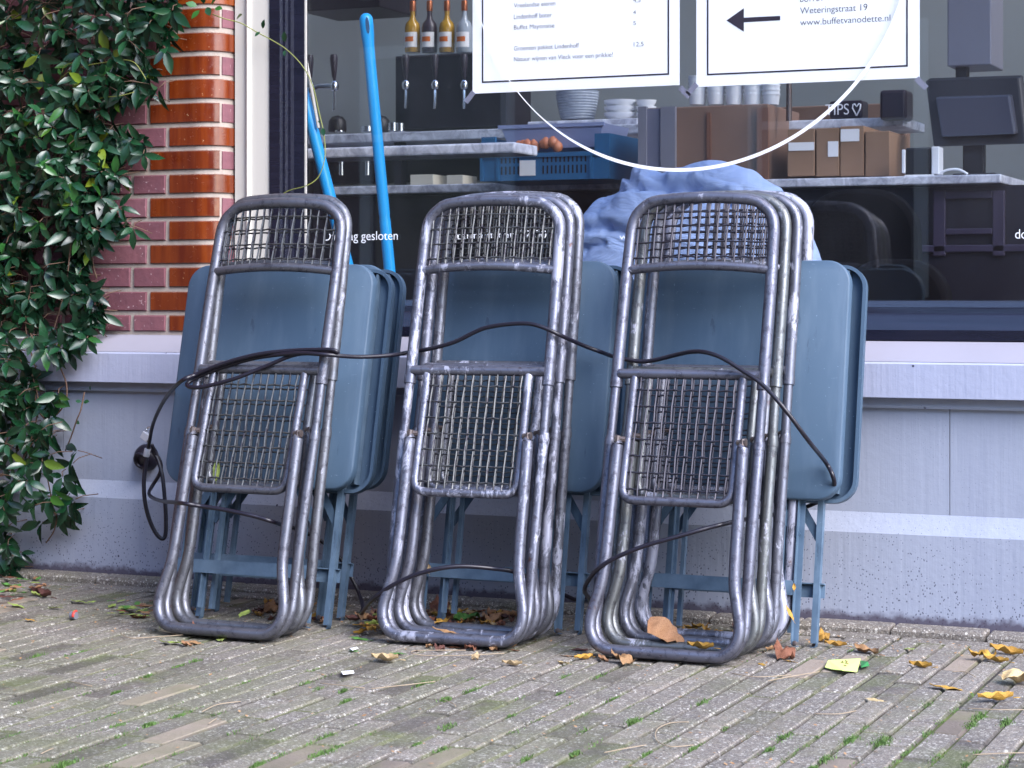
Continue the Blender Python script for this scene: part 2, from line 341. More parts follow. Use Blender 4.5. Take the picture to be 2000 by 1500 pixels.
# ------------------------------------------------------------------ pavement
def build_pavement():
    mb = MB(); P, L, G = .0525, .205, .0021
    x = -2.6
    while x < 3.0:
        y = -4.4 + random.uniform(0, L)
        wx = random.uniform(-.0008, .0008)
        while y < -.125:
            y1 = min(y + L, -.118)
            if y1 - y > .02:
                h = random.uniform(-.0025, .0015); sx, sy = random.uniform(-.004, .004), random.uniform(-.006, .006)
                t = random.random() * .98 + (1.0 if random.random() < .07 else 0)
                a, b, c, d = x + G + wx, x + P - G + wx + random.uniform(-.0006, .0006), y + G, y1 - G
                e = .0042; zt = lambda X, Y: h + (X - x) * sx * 3 + (Y - y) * sy * .6
                vs = []
                for (X, Y, dz) in ((a, c, -.03), (b, c, -.03), (b, d, -.03), (a, d, -.03)): vs.append((X, Y, dz))
                for (X, Y) in ((a, c), (b, c), (b, d), (a, d)): vs.append((X, Y, zt(X, Y) - .0045))
                for (X, Y) in ((a + e, c + e), (b - e, c + e), (b - e, d - e), (a + e, d - e)): vs.append((X, Y, zt(X, Y)))
                fs = [(8, 9, 10, 11)]
                for q in (0, 4):
                    for k in range(4): fs.append((q + k, q + (k + 1) % 4, q + 4 + (k + 1) % 4, q + 4 + k))
                mb.add(vs, fs, t)
            y += L
        x += P
    # border rows along the wall
    x = -2.6
    for (ya, yb, zz, ln) in ((-.062, .0, .018, .20), (-.116, -.065, .002, .205)):
        x = -2.6 + random.random() * .1
        while x < 3.0:
            h = zz + random.uniform(-.002, .002); e = .008 if zz > .01 else .004
            a, b = x + .003, x + ln - .003
            vs = [(a, ya, -.03), (b, ya, -.03), (b, yb, -.03), (a, yb, -.03), (a, ya, h - e), (b, ya, h - e), (b, yb, h - .002), (a, yb, h - .002),
                  (a + .005, ya + e, h), (b - .005, ya + e, h), (b - .005, yb - .003, h), (a + .005, yb - .003, h)]
            fs = [(8, 9, 10, 11)] + [(q + k, q + (k + 1) % 4, q + 4 + (k + 1) % 4, q + 4 + k) for q in (0, 4) for k in range(4)]
            mb.add(vs, fs, random.random() * .5)
            x += ln
    tag(mb.build('pavement', MT['paver'], smooth=False), kind='structure')
    j = MB(); nx, ny = 60, 50
    j.add([(-6, -4.6, -.007), (6, -4.6, -.007), (6, .03, -.007), (-6, .03, -.007)], [(0, 1, 2, 3)])
    tag(j.build('ground', MT['joint']), kind='structure')
    s = MB(); s.add([(-60, -60, -.02), (60, -60, -.02), (60, -4.45, -.02), (-60, -4.45, -.02)], [(0, 1, 2, 3)])
    tag(s.build('street', MT['street']), kind='structure')
build_pavement()

# ------------------------------------------------------------------ cafe building
YB, YP, YG = .055, .13, .165            # brick face, pilaster face, glass
X0, X1 = -3.2, 4.2
cafe = empty('cafe_building', (0, 0, 0), 'corner cafe with grey painted plinth, glazed brown brick pier and wide dark framed window', 'building')
ZS = .619
p = MB()
p.sheet(X0, X1, [(0, -.06), (0, .208), (.025, .25), (.10, .25)])
for a, b in ((X0, -1.262), (-1.2604, 1.0030), (1.0048, X1)): p.sheet(a, b, [(.1, .25), (.025, .2501), (.025, .476), (.1, .476)])
p.sheet(X0, X1, [(.1, .4765), (.012, .4765), (.010, .482), (.013, .499), (.1, .499)])
p.build('plinth', MT['plinth'], cafe)
q = MB(); q.sheet(X0, X1, [(.12, .4995), (-.015, .4995), (-.016, .5005), (-.016, .572), (-.013, .5755), (.062, ZS - .002), (.30, ZS)])
sill_o = q.build('window_sill', MT['sill'], cafe)
q = MB(); q.sheet(X0, X1, [(-.0128, .5768), (.0615, ZS - .0005), (.0615, ZS - .004), (-.0125, .573)]); q.build('toned_down_top', m_var('toned_down_sill_paint', S(130, 128, 140), S(144, 140, 152), 5, .8), sill_o)  # top face coloured pinkish, and darker to offset the strong light on it
# brick pier: flat face, rounded corner, reveal
XR = at(457, 250, YP).x; RC = .072
def pier(s):           # s: distance along the face; 0 at the start of the rounded corner
    if s <= 0: return Vector((XR - RC + s, YB, 0)), Vector((0, -1, 0))
    a = s / RC
    if a <= math.pi / 2: return Vector((XR - RC + RC * math.sin(a), YB + RC * (1 - math.cos(a)), 0)), Vector((math.sin(a), -math.cos(a), 0))
    return Vector((XR, YB + RC + (s - RC * math.pi / 2), 0)), Vector((1, 0, 0))
def s_of(px):
    lo, hi = -2.0, RC * math.pi / 2
    for _ in range(40):
        m = (lo + hi) / 2; P_, n_ = pier(m)
        if proj((P_.x, P_.y, 1.2))[0] < px: lo = m
        else: hi = m
    return lo
def brick(mb, s0, s1, z0, z1, tone, proud=.0):
    n = max(1, int((s1 - s0) / .012)) if s1 > -.02 else 1
    e = .0028; vs = []; fs = []
    for i in range(n + 1):
        s = s0 + (s1 - s0) * i / n
        si = min(max(s, s0 + e), s1 - e)
        P_, nn = pier(s); Pi, ni = pier(si); o = proud
        for (PP, n2, z, d) in ((P_, nn, z0, -.03), (P_, nn, z0, -.0055 + o), (Pi, ni, z0 + e, o), (Pi, ni, z1 - e, o), (P_, nn, z1, -.0055 + o), (P_, nn, z1, -.03)):
            v = PP + n2 * d; vs.append((v.x, v.y, z))
    for i in range(n):
        for k in range(5): a = i * 6 + k; fs.append((a, a + 6, a + 7, a + 1))
    fs.append((0, 1, 2, 3, 4, 5)); fs.append(tuple(n * 6 + k for k in (5, 4, 3, 2, 1, 0)))
    mb.add(vs, fs, tone)
PIT, BH = .0589, .0487
zrow = at(380, 570 / 2.857 + 39.5, YB).z          # bottom of a long course
bm_, gm_ = MB(), MB()
k0 = -int((zrow - ZS) / PIT) - 1
smax = RC * math.pi / 2 + .02
for k in range(k0, 40):
    z0 = zrow + k * PIT + random.uniform(-.0008, .0008); z1 = z0 + BH + random.uniform(-.001, .001)
    if z1 < ZS + .02: continue
    z0 = max(z0, ZS + .008)
    long_ = (k % 2 == 0)
    dk = max(0.0, min(1.0, (z0 - .85) / .35))
    if long_:
        a, b, c = s_of(292), s_of(431), s_of(434)
        brick(gm_, a, b, z0, z1, random.uniform(.02, .3) * (.35 + .65 * dk))
        brick(bm_, c, smax, z0, z1, random.uniform(.6, 1), -.003)
        s = a - .010; ln = (.20, .095)
    else:
        a = s_of(329)
        brick(gm_, a, smax, z0, z1, random.uniform(.25, .8) * (.25 + .75 * dk))
        s = a - .010; ln = (.095, .20)
    i = 0
    while s > -2.2:
        L_ = ln[i % 2] if k % 4 < 2 else ln[(i + (i > 1)) % 2]
        brick(bm_, s - L_, s, z0, z1, random.random()); s -= L_ + .010; i += 1
bm_.build('brick_wall', MT['brick'], cafe)
gm_.build('glazed_brick_pier', MT['glaze'], cafe, smooth=True)
mo = MB(); n = 16; ss = [-2.3, -.2] + [i * smax / n for i in range(n + 1)]; vs = []
for s in ss:
    P_, nn = pier(s); v = P_ - nn * .0058; vs += [(v.x, v.y, ZS - .01), (v.x, v.y, 3.0)]
mo.add(vs, [(2 * i, 2 * i + 2, 2 * i + 3, 2 * i + 1) for i in range(len(ss) - 1)])
mo.build('mortar', MT['mortar'], cafe, smooth='all')
# white pilaster with bead
xa, xb, xc, xd = [at(x, 250, YP).x for x in (459, 482, 492, 528)]
pl = MB(); vs = []
prof = [(xa, .3), (xa, YP), (xb, YP), (xb + .002, YP - .008), (xb + .007, YP - .011), (xc - .001, YP - .008), (xc, YP - .002), (xd, YP - .002), (xd, .3)]
pl.add([(x, y, ZS - .002) for x, y in prof] + [(x, y, 3.0) for x, y in prof], [(i, i + 1, i + 1 + len(prof), i + len(prof)) for i in range(len(prof) - 1)])
pl.build('pilaster', MT['white'], cafe)
# window frame
xe = at(585, 250, YP).x
wf = MB()
yz = lambda py, Y: at(1850, py, Y).z
z1, z2, z3, z4 = yz(645, .064), yz(612, .12), yz(600, .123), yz(588, .158)
prof = [(xd + .0005, .3), (xd + .0005, YP - .006), (xd + .030, YP - .006), (xd + .033, YP + .004), (xd + .040, YP + .004), (xd + .043, YP + .014), (xd + .050, YP + .014), (xd + .053, YP + .026), (xe - .003, YP + .028), (xe - .003, YG + .012)]
wf.add([(x, y, z1 - .01) for x, y in prof] + [(x, y, 3.0) for x, y in prof], [(i, i + 1, i + 1 + len(prof), i + len(prof)) for i in range(len(prof) - 1)])
wf.sheet(xd + .001, X1, [(.3, ZS + .0015), (.064, ZS + .0015), (.064, z1), (.12, z2), (.123, z3), (.158, z4), (.30, z4 + .002)])
window = wf.build('window', MT['dark'], cafe)
g = MB(); g.box(xe - .02, X1, YG, YG + .006, z4 - .02, 2.7); g.build('pane', MT['glass'], window)
g = MB(); g.box(xe - .0028, xe + .002, YG - .004, YG - .001, z4 + .002, 2.7); g.build('putty_line', MT['white'], window)
up = MB(); up.box(X0, X1, .10, .35, 3.0, 7.5); up.box(xd, X1, .12, .33, 2.68, 2.999)
up.build('upper_wall', MT['opp'], cafe)
# room inside
rm = MB(); RY, RZ, RH = 2.75, .12, 2.95
rm.box(X0, X1, RY, RY + .1, RZ, RH); rm.box(-2.4, -2.3, .4, RY, RZ, RH); rm.box(3.6, 3.7, .4, RY, RZ, RH)
rm.build('room_wall', MT['room'], cafe)
ce = MB(); ce.box(X0, X1, .35, .62, RH, RH + .1); ce.box(X0, -2.4, .62, RY + .1, RH, RH + .1); ce.box(3.7, X1, .62, RY + .1, RH, RH + .1)  # middle left open, an added opening that lights the room from above
ce.build('ceiling', MT['ceil'], cafe)
fl = MB(); fl.box(X0, X1, .31, RY, RZ - .1, RZ); fl.build('floor', MT['floor'], cafe)
wb = MB(); wb.box(X0, X1, .11, .30, -.05, ZS - .03); wb.build('inner_wall', MT['bar'], cafe)

# ------------------------------------------------------------------ lettering
def text(name, body, x, y0, y1, Y, m, parent, px_right=None, ref='cap', th=.0006):
    """lettering whose baseline runs at photo height y0 from x, cap top at y1 (left end)"""
    a = at(x, y0, Y); b = at(x, y1, Y); hgt = b.z - a.z
    cu = bpy.data.curves.new(name, 'FONT'); cu.body = body; cu.size = 1.0; cu.offset = -.011 if m is MT['ink'] else -.006; cu.fill_mode = 'FRONT' if hasattr(cu, 'fill_mode') else cu.fill_mode
    to = bpy.data.objects.new('tmp', cu); COL.objects.link(to); bpy.context.view_layer.update()
    dg = bpy.context.evaluated_depsgraph_get(); me = bpy.data.meshes.new_from_object(to.evaluated_get(dg))
    bpy.data.objects.remove(to); me.name = name
    xs = [v.co.x for v in me.vertices]; sc = hgt / .715
    sx = sc if px_right is None else (at(px_right, y0, Y).x - a.x) / (max(xs) - min(xs)); mn = min(xs)
    for v in me.vertices: v.co = Vector(((v.co.x - mn) * sx + a.x, Y - th, v.co.y * sc + a.z))
    me.materials.clear(); me.materials.append(m)
    o = bpy.data.objects.new(name, me); COL.objects.link(o)
    if parent: o.parent = parent
    return o
for (bd, x, y, yt, xr) in (('Dinsdag gesloten', 633, 470, 452, 777), ('restaurant tot 12.00 uur', 862, 468, 451, 1112), ('do', 1983, 466, 447, 2006), ('w', 1210, 468, 456, 1226)):
    text('lettering', bd, x, y, yt, YG - .002, MT['decal'], window, xr)
# white ring on the glass
cxy = at(1335, 150, YG); bot = at(1335, 332, YG).z; rad = (4.437 + YG) / .917 * 440 / FPX
ring = MB(); n = 160; vs = []; fs = []; cz = bot + rad
for i in range(n + 1):
    an = 2 * math.pi * i / n
    wd = .0040 * (.35 + .65 * min(1, max(0, (math.cos(an + math.pi * .5 + .0) * 0 + 1 - math.sin(an)) / 1.0)) if math.cos(an) < 0 else 1)
    if math.cos(an) < -.35: wd = .0040 * max(.28, 1 - (-math.cos(an) - .35) * 2.2)
    for rr in (rad - wd, rad + wd): vs.append((cxy.x + rr * math.cos(an), YG - .003, cz + rr * math.sin(an)))
for i in range(n): fs.append((2 * i, 2 * i + 1, 2 * i + 3, 2 * i + 2))
ring.add(vs, fs); ring.build('ring_decal', MT['decal'], window)

# posters, taped inside the glass
YQ = YG + .009
def poster(name, label, px0, px1, pyb, inset, tapes):
    a = at(px0, pyb, YQ); b = at(px1, pyb, YQ); zt = a.z + .62
    r = empty(name, (a.x, YQ, a.z), label, 'poster')
    def loc(o): o.parent = r; o.matrix_parent_inverse = Matrix.Translation(-Vector(r.location)); return o
    m_ = MB(); m_.box(a.x, b.x, YQ, YQ + .0015, a.z, zt); loc(m_.build('sheet', MT['paper']))
    i = inset; m_ = MB(); t = .0035; L_, R_, B_, T_ = a.x + i, b.x - i, a.z + i, zt - i; y0, y1 = YQ - .0008, YQ - .0001
    m_.box(L_, L_ + t, y0, y1, B_, T_); m_.box(R_ - t, R_, y0, y1, B_, T_); m_.box(L_ + t, R_ - t, y0, y1, B_, B_ + t); m_.box(L_ + t, R_ - t, y0, y1, T_ - t, T_)
    loc(m_.build('border', MT['ink']))
    for (x, y, an) in tapes:
        c = at(x, y, YQ); m_ = MB(); M = Matrix.Translation((c.x, YQ - .002, c.z)) @ Matrix.Rotation(R(an), 4, 'Y')
        m_.add([M @ Vector(v) for v in ((-.016, 0, -.0065), (.016, 0, -.0065), (.016, 0, .0065), (-.016, 0, .0065), (-.016, .0008, -.0065), (.016, .0008, -.0065), (.016, .0008, .0065), (-.016, .0008, .0065))], [(0, 1, 2, 3), (4, 7, 6, 5), (0, 4, 5, 1), (2, 6, 7, 3), (1, 5, 6, 2), (0, 3, 7, 4)])
        loc(m_.build('tape', MT['tape']))
    return r, loc
r1, loc1 = poster('menu_poster', 'white price list poster with a dark border taped on the glass beside the arrow poster', 923, 1327, 183, .025, ((918, 190, -50), (1338, 180, 45)))
for (bd, x, y, yt, xr) in (('Vreelandse eieren', 1004, 15, 6, 1085), ('Lindenhoff boter', 1004, 37.5, 28, 1078), ('Buffet Mayonaise', 1004, 58, 49, 1083), ('Groenten pakket Lindenhoff', 1004, 99, 90, 1131), ('Natuur wijnen van Vleck voor een prikkie!', 1004, 120, 111, 1197),
                           ('4,5', 1237, 5, -4, 1251), ('4', 1237, 28, 20, 1242), ('5', 1237, 49, 41, 1242), ('12,5', 1238, 91, 82, 1257), ('Raypenaer kaas', 1004, -6, -15, 1080)):
    if bd[0] == 'R': continue
    loc1(text('lettering', bd, x, y, yt, YQ, MT['ink'], None, xr))
r2, loc2 = poster('arrow_poster', 'white poster with a dark arrow pointing left and a web address taped to the glass', 1360, 1796, 170, .026, ((1352, 174, -45), (1800, 163, 45)))
for (bd, x, y, yt, xr) in (('BUFFET WINKEL', 1563, 4, -9, 1668), ('Weteringstraat 19', 1563, 27, 14, 1694), ('www.buffetvanodette.nl', 1563, 50, 37, 1739)):
    loc2(text('lettering', bd, x, y, yt, YQ, MT['ink'], None, xr))
ar = MB(); pts = [at(x, y, YQ) for x, y in ((1419, 40), (1453, 16), (1453, 34.5), (1524, 31), (1524, 39.5), (1453, 43.5), (1453, 62))]
ar.add([(v.x, YQ - .0006, v.z) for v in pts], [(0, 2, 1), (0, 5, 2), (0, 6, 5), (2, 5, 4, 3)])
loc2(ar.build('arrow', MT['ink']))
# ------------------------------------------------------------------ folding chairs
CL = .0252                                   # how far the front leg loop stands before the back frame
def bulge(x, b):                             # curved backrest
    return -.016 * max(0.0, 1 - (x / .156) ** 2) * min(1.0, max(0.0, (b - .70) / .09))
def fillet_path(P, r, n=6):
    out = [Vector(P[0])]
    for i in range(1, len(P) - 1):
        a, b, c = Vector(P[i - 1]), Vector(P[i]), Vector(P[i + 1])
        u, v = (a - b).normalized(), (c - b).normalized(); p0, p1 = b + u * r, b + v * r
        for k in range(n + 1):
            t = k / n; out.append(p0 * (1 - t) ** 2 + b * 2 * t * (1 - t) + p1 * t * t)
    out.append(Vector(P[-1])); return out
def dense(P, d=.02):
    out = []
    for a, b in zip(P, P[1:]):
        n = max(1, int((b - a).length / d))
        out += [a.lerp(b, k / n) for k in range(n)]
    return out + [P[-1]]
def wires(xs, zs, clip, ctr, r=.0020):
    mb = MB()
    for i, x in enumerate(xs):
        lo, hi = clip(x, None); P = []
        for j, z in enumerate([lo] + [z for z in zs if lo + .004 < z < hi - .004] + [hi]):
            P.append((x + random.uniform(-.0006, .0006), ctr(x, z) + (.0015 if (i + j) % 2 else -.0015), z))
        mb.tube(P, r, 5)
    for j, z in enumerate(zs):
        lo, hi = clip(None, z); P = []
        for i, x in enumerate([lo] + [x for x in xs if lo + .003 < x < hi - .003] + [hi]):
            P.append((x, ctr(x, z) + (-.0015 if (i + j) % 2 else .0015), z + (.0009 if i % 2 else -.0009)))
        mb.tube(P, r, 5)
    return mb
def make_chair():
    t = empty('folding_chair')
    W, TB = .1562, .9409
    P = dense(fillet_path([(-W, 0, .562), (-W, 0, TB), (W, 0, TB), (W, 0, .562)], .062, 8), .022)
    P = [Vector((p.x * (1 - .02 * max(0, (p.z - .75) / .2)), bulge(p.x, p.z), p.z + (.008 * (1 - (p.x / W) ** 2) if p.z > TB - .004 else 0))) for p in P]
    m = MB(); m.tube(P, .0122, 12)
    for s in (-1, 1): m.tube([(s * W, 0, .566), (s * W, 0, .548)], .0131, 12)
    m.build('back_frame', MT['tube'], t, smooth=True)
    P = [Vector((x, bulge(x, .9) , .797 + .006 * (1 - (x / W) ** 2))) for x in [(-W + .004) + (2 * W - .008) * k / 12 for k in range(13)]]
    m = MB(); m.tube(P, .0098, 10); m.build('back_rail', MT['tube'], t, smooth=True)
    xs = [-.137 + .01957 * k for k in range(15)]; zs = [.822, .855, .888, .918]
    def clipb(x, z):
        if z is None: return .80, TB + .002 - (0 if abs(x) < W - .062 else (.062 - math.sqrt(max(0, .062 ** 2 - (abs(x) - (W - .062)) ** 2))))
        e = W - .004 - (0 if z < TB - .062 else (.062 - math.sqrt(max(0, .062 ** 2 - (z - (TB - .062)) ** 2)))); return -e, e
    wires(xs, zs, clipb, lambda x, z: bulge(x, .9)).build('back_mesh', MT['wire'], t, smooth=True)
    for s in (-1, 1):
        m = MB(); m.tube([(s * W, 0, .565), (s * (W + .0008), 0, .41)], .0098, 10); m.build('side_rod', MT['tube'], t, smooth=True)
    c = [(-W - .0008, 0, .437), (-W - .001, 0, .432), (-W, 0, .30), (-W + .001, .002, .19), (-W + .002, .006, .13), (-W + .001, .006, .09), (-W + .002, .004, .062), (-W + .014, .002, .034), (-W + .036, 0, .016), (-W + .07, 0, .0122)]
    P = catmull(c + [(0, 0, .0122)] + [(-x, y, z) for x, y, z in reversed(c)], 5)
    m = MB(); m.tube(P, .0112, 12)
    for s in (-1, 1): m.tube([(s * (W + .0008), 0, .438), (s * (W + .0009), 0, .426)], .0122, 12)
    m.build('rear_leg_frame', MT['tube'], t, smooth=True)
    y = -CL
    c = [(-.1314, y, .424), (-.132, y, .41), (-.1335, y, .29), (-.1347, y, .195), (-.1378, y, .150), (-.1465, y, .108), (-.1535, y, .076), (-.1525, y, .050), (-.143, y, .030), (-.125, y, .0165), (-.098, y, .0122)]
    P = catmull(c + [(0, y, .0122)] + [(-x, y_, z) for x, y_, z in reversed(c)], 5)
    m = MB(); m.tube(P, .0118, 12)
    m.build('front_leg_frame', MT['tube'], t, smooth=True)
    # seat
    yf = lambda z: -.004 - (.5763 - z) * .055
    SWD = .115
    m = MB(); m.tube([(x, -.005, .5763) for x in (-W + .006, -.1, 0, .1, W - .006)], .0102, 12); m.build('seat_rail', MT['tube'], t, smooth=True)
    P = dense(fillet_path([(-SWD, yf(.570), .570), (-SWD, yf(.313), .313), (SWD, yf(.313), .313), (SWD, yf(.570), .570)], .03, 6), .02)
    m = MB(); m.tube(P, .0092, 12)
    m.build('seat_frame', MT['tube'], t, smooth=True)
    xs = [-.1 + .0182 * k for k in range(12)]; zs = [.335 + .0345 * k for k in range(7)]
    wires(xs, zs, lambda x, z: (.316 + (max(0, abs(x) - .09) * .6), .572) if z is None else (-.112, .112), lambda x, z: yf(z) - .003).build('seat_mesh', MT['wire'], t, smooth=True)
    for s in (-1, 1):
        m = MB()
        m.tube([(s * .1314, y, .422), (s * .1314, y, .442)], .0055, 8)
        m.tube([(s * .1365, y + .002, .436), (s * .1185, y + .006, .436)], .0062, 8); m.tube([(s * .138, y + .002, .436), (s * .1335, y + .002, .436)], .0085, 6)
        m.build('pivot_bolt', MT['steel'], t, smooth=True)
    return t
def alt_meshes():
    t = empty('folding_chair'); W, TB = .1562, .9409
    for o in (wires([-.128 + .0196 * k for k in range(14)], [.838, .872, .904], lambda x, z: (.80, TB + .002 - (0 if abs(x) < W - .062 else (.062 - math.sqrt(max(0, .062 ** 2 - (abs(x) - (W - .062)) ** 2))))) if z is None else (-W + .008, W - .008), lambda x, z: bulge(x, .9)).build('back_mesh', MT['wire'], t, smooth=True),
              wires([-.107 + .0182 * k for k in range(12)], [.352 + .0345 * k for k in range(6)], lambda x, z: (.318, .572) if z is None else (-.112, .112), lambda x, z: -.007 - (.5763 - z) * .055).build('seat_mesh', MT['wire'], t, smooth=True)):
        yield o.name.split('.')[0], o.data
        bpy.data.objects.remove(o)
    bpy.data.objects.remove(t)
ALT = dict(alt_meshes())
chair0 = make_chair(); first_chair = True
FR = {}
ALT_N = [0]
def place_chair(X, Y, lean, yaw, label, group, col, key=None, roll=0):
    global first_chair
    o = chair0 if first_chair else copy_tree(chair0)
    first_chair = False
    o.location = (X, Y, 0.0); o.rotation_euler = (-R(lean), R(roll), R(yaw)); tag(o, label, 'chair', group)
    for c in all_kids(o): c.color = (S(70, 71, 73) if X < .4 else S(50, 49, 58)) if 'mesh' in c.name else (col[0] + random.uniform(-.08, .08), col[1], col[2], 1)
    ALT_N[0] = 0 if key else ALT_N[0] + 1
    if ALT_N[0] % 2:
        for c in all_kids(o):
            if c.name.split('.')[0] in ALT: c.data = ALT[c.name.split('.')[0]]
    if key: FR[key] = Matrix.Translation((X, Y, 0)) @ Matrix.Rotation(R(yaw), 4, 'Z') @ Matrix.Rotation(-R(lean), 4, 'X')
    return o
G_ = 'folding metal chairs leaning in stacks against the cafe'
def stack(X, Y, lean, yaw, n, dY, dTop, dX, labels, cols, key):
    for i in range(n):
        l = lean - math.degrees((dY - dTop) / .94) * i
        place_chair(X + dX * i, Y + dY * i, l, yaw * (1 - .25 * i), labels[i], G_, cols[i], key if i == 0 else None)
stack(-.379, -.650, 15.06, -1.8, 2, .074, .026, .0, [
    'foremost chair of the left stack, dark smooth gunmetal tubes, green leaf in its seat mesh',
    'rear chair of the left stack, mottled grey, right behind the dark gunmetal chair'], [(.10, .15, 0), (.42, .45, 0)], 'L')
stack(.106, -.545, 14.74, 3.2, 3, .070, .041, .001, [
    'foremost chair of the middle stack of three, white paint flaking off its tubes, olive mesh',
    'second chair of the middle stack of three, sandwiched between two other flaking chairs',
    'rearmost chair of the middle stack of three, leaning on the blue table pair'], [(.72, .2, 0), (.66, .2, 0), (.62, .4, 0)], 'M')
stack(.563, -.542, 15.15, .2, 4, .084, .066, .005, [
    'foremost chair of the right stack of four, smooth violet grey tubes with light scuffs',
    'second chair from the front in the right stack of four, olive tinted tubes',
    'third chair from the front in the right stack of four, blue grey flaking tubes',
    'rearmost chair of the right stack of four, whitest flaking tubes, touching the blue tables'], [(.38, .05, 0), (.55, .85, 0), (.62, .3, 0), (.92, .3, 0)], 'R')

# ------------------------------------------------------------------ folding tables
def rrect(x0, x1, z0, z1, r, n=8):
    out = []
    for cx, cz, a0 in ((x1 - r, z0 + r, -90), (x1 - r, z1 - r, 0), (x0 + r, z1 - r, 90), (x0 + r, z0 + r, 180)):
        for k in range(n + 1):
            a = R(a0 + 90 * k / n); out.append((cx + r * math.cos(a), cz + r * math.sin(a)))
    return out
TW, TB0, TB1 = .238, .300, .803
def make_table():
    t = empty('folding_table')
    m = MB()                                   # pressed sheet top: face towards -y, rim turned back to +y
    rings = [(.0, -.0200, .012), (.0, -.0240, .0065), (.0, -.0258, .0025), (.0, -.0262, .009)]
    loops = [([(x, z) for x, z in rrect(-TW, TW, TB0, TB1, .05)], -.004), (rrect(-TW, TW, TB0, TB1, .05), -.0215), (rrect(-TW + .0012, TW - .0012, TB0 + .0012, TB1 - .0012, .0488), -.0245), (rrect(-TW + .004, TW - .004, TB0 + .004, TB1 - .004, .046), -.0262)]
    inner = [(rrect(-TW + .0075, TW - .0075, TB0 + .0075, TB1 - .0075, .0425), -.004), (rrect(-TW + .0075, TW - .0075, TB0 + .0075, TB1 - .0075, .0425), -.0225)]
    allr = [inner[1], inner[0]] + loops; n = len(allr[0][0]); vs = []
    for lp, y in allr: vs += [(x, y, z) for x, z in lp]
    fs = [(i * n + k, (i + 1) * n + k, (i + 1) * n + (k + 1) % n, i * n + (k + 1) % n) for i in range(len(allr) - 1) for k in range(n)]
    fs += [tuple(range(n)), tuple(reversed(range((len(allr) - 1) * n, len(allr) * n)))]
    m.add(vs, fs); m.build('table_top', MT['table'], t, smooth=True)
    for s in (-1, 1):                          # stiffening rails under the top
        m = MB(); m.box(s * .198 - .002, s * .198 + .002, -.0222, -.003, TB0 + .02, TB1 - .012); m.box(s * .198 - (.018 if s > 0 else 0), s * .198 + (0 if s > 0 else .018), -.0222, -.0190, TB0 + .02, TB1 - .012)
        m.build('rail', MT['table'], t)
    for s in (-1, 1):                          # L section legs with rounded foot and glide
        x = .150 if s > 0 else -.172
        m = MB(); prof = [(-.0, -.016), (.0022, -.016), (.0022, -.0022), (.0125, -.0022), (.0125, 0), (0, 0)]
        vs = []; zz = [.012, .74]
        for z in zz: vs += [(x + a, b, z) for a, b in prof]
        k = len(prof); fs = [(i, (i + 1) % k, k + (i + 1) % k, k + i) for i in range(k)] + [tuple(reversed(range(k))), tuple(range(k, 2 * k))]
        m.add(vs, fs)
        P = [(x + .0012, -.016, .014), (x + .0012, -.0158, .008), (x + .003, -.0155, .0045), (x + .007, -.015, .003), (x + .0135, -.014, .0028)]
        for a, b in zip(P, P[1:]): m.add([(a[0] - .001, -.016, a[2]), (b[0], -.016, b[2] - .001), (b[0], 0, b[2] - .001), (a[0] - .001, 0, a[2]), (a[0] + .001, -.016, a[2] + .001), (b[0], -.016, b[2] + .001), (b[0], 0, b[2] + .001), (a[0] + .001, 0, a[2] + .001)], [(0, 1, 2, 3), (7, 6, 5, 4), (0, 4, 5, 1), (1, 5, 6, 2), (2, 6, 7, 3), (3, 7, 4, 0)])
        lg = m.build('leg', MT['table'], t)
        f = MB(); f.lathe([(.0045, 0), (.0052, .001), (.0045, .0022), (.002, .003)], (x + .009, -.0165, .0085), 12, Matrix.Rotation(R(90), 3, 'X')); f.build('glide', MT['steel'], lg, smooth=True)
    for s in (-1, 1):                          # inner leg frame, shorter bars
        x = .122 if s > 0 else -.118
        m = MB(); m.box(x, x + .0024, -.012, .001, .03, .70); m.box(x + .0026, x + .0085, -.0016, .001, .03, .70); m.build('inner_leg', MT['table'], t)
    m = MB(); m.box(-.180, .149, -.0175, -.0160, .105, .134); m.box(-.180, .149, -.0158, -.004, .132, .1345); m.build('stretcher', MT['table'], t)
    for s in (-1, 1):
        m = MB(); a, b = Vector(((.150 if s > 0 else -.165), -.008, .225)), Vector(((.09 if s > 0 else -.105), -.008, .318)); d = (b - a).normalized(); nrm = Vector((-d.z, 0, d.x)) * .009
        vs = [p + q + Vector((0, yy, 0)) for yy in (-.0012, .0012) for p, q in ((a, -nrm), (a, nrm), (b, nrm), (b, -nrm))]
        m.add(vs, [(0, 1, 2, 3), (7, 6, 5, 4), (0, 4, 5, 1), (1, 5, 6, 2), (2, 6, 7, 3), (3, 7, 4, 0)]); m.build('brace', MT['table'], t)
    for s in (-1, 1):
        m = MB(); m.tube([(s * .196, -.012, TB0 + .062), (s * .178, -.012, TB0 + .062)], .0075, 10); m.build('hinge_bolt', MT['steel'], t, smooth=True)
    return t
table0 = make_table(); first_table = True
def place_table(X, Y, lean, yaw, flip, label):
    global first_table
    o = table0 if first_table else copy_tree(table0); first_table = False
    M = Matrix.Translation((X, Y, 0)) @ Matrix.Rotation(R(yaw), 4, 'Z') @ Matrix.Rotation(-R(lean), 4, 'X')
    if flip: M = M @ Matrix.Translation((.022, .021, 0)) @ Matrix.Rotation(math.pi, 4, 'Z')
    o.location = M.to_translation(); o.rotation_euler = M.to_euler()
    tag(o, label, 'table', 'folded blue grey metal tables leaning behind the chairs')
    return M
MTB = {}
MTB['L'] = place_table(-.432, -.470, 13.2, 0, False, 'front folded blue grey table behind the left pair of chairs, smooth top facing out')
place_table(-.432, -.470, 13.2, 0, True, 'second folded table behind the left chairs, rimmed underside facing out')
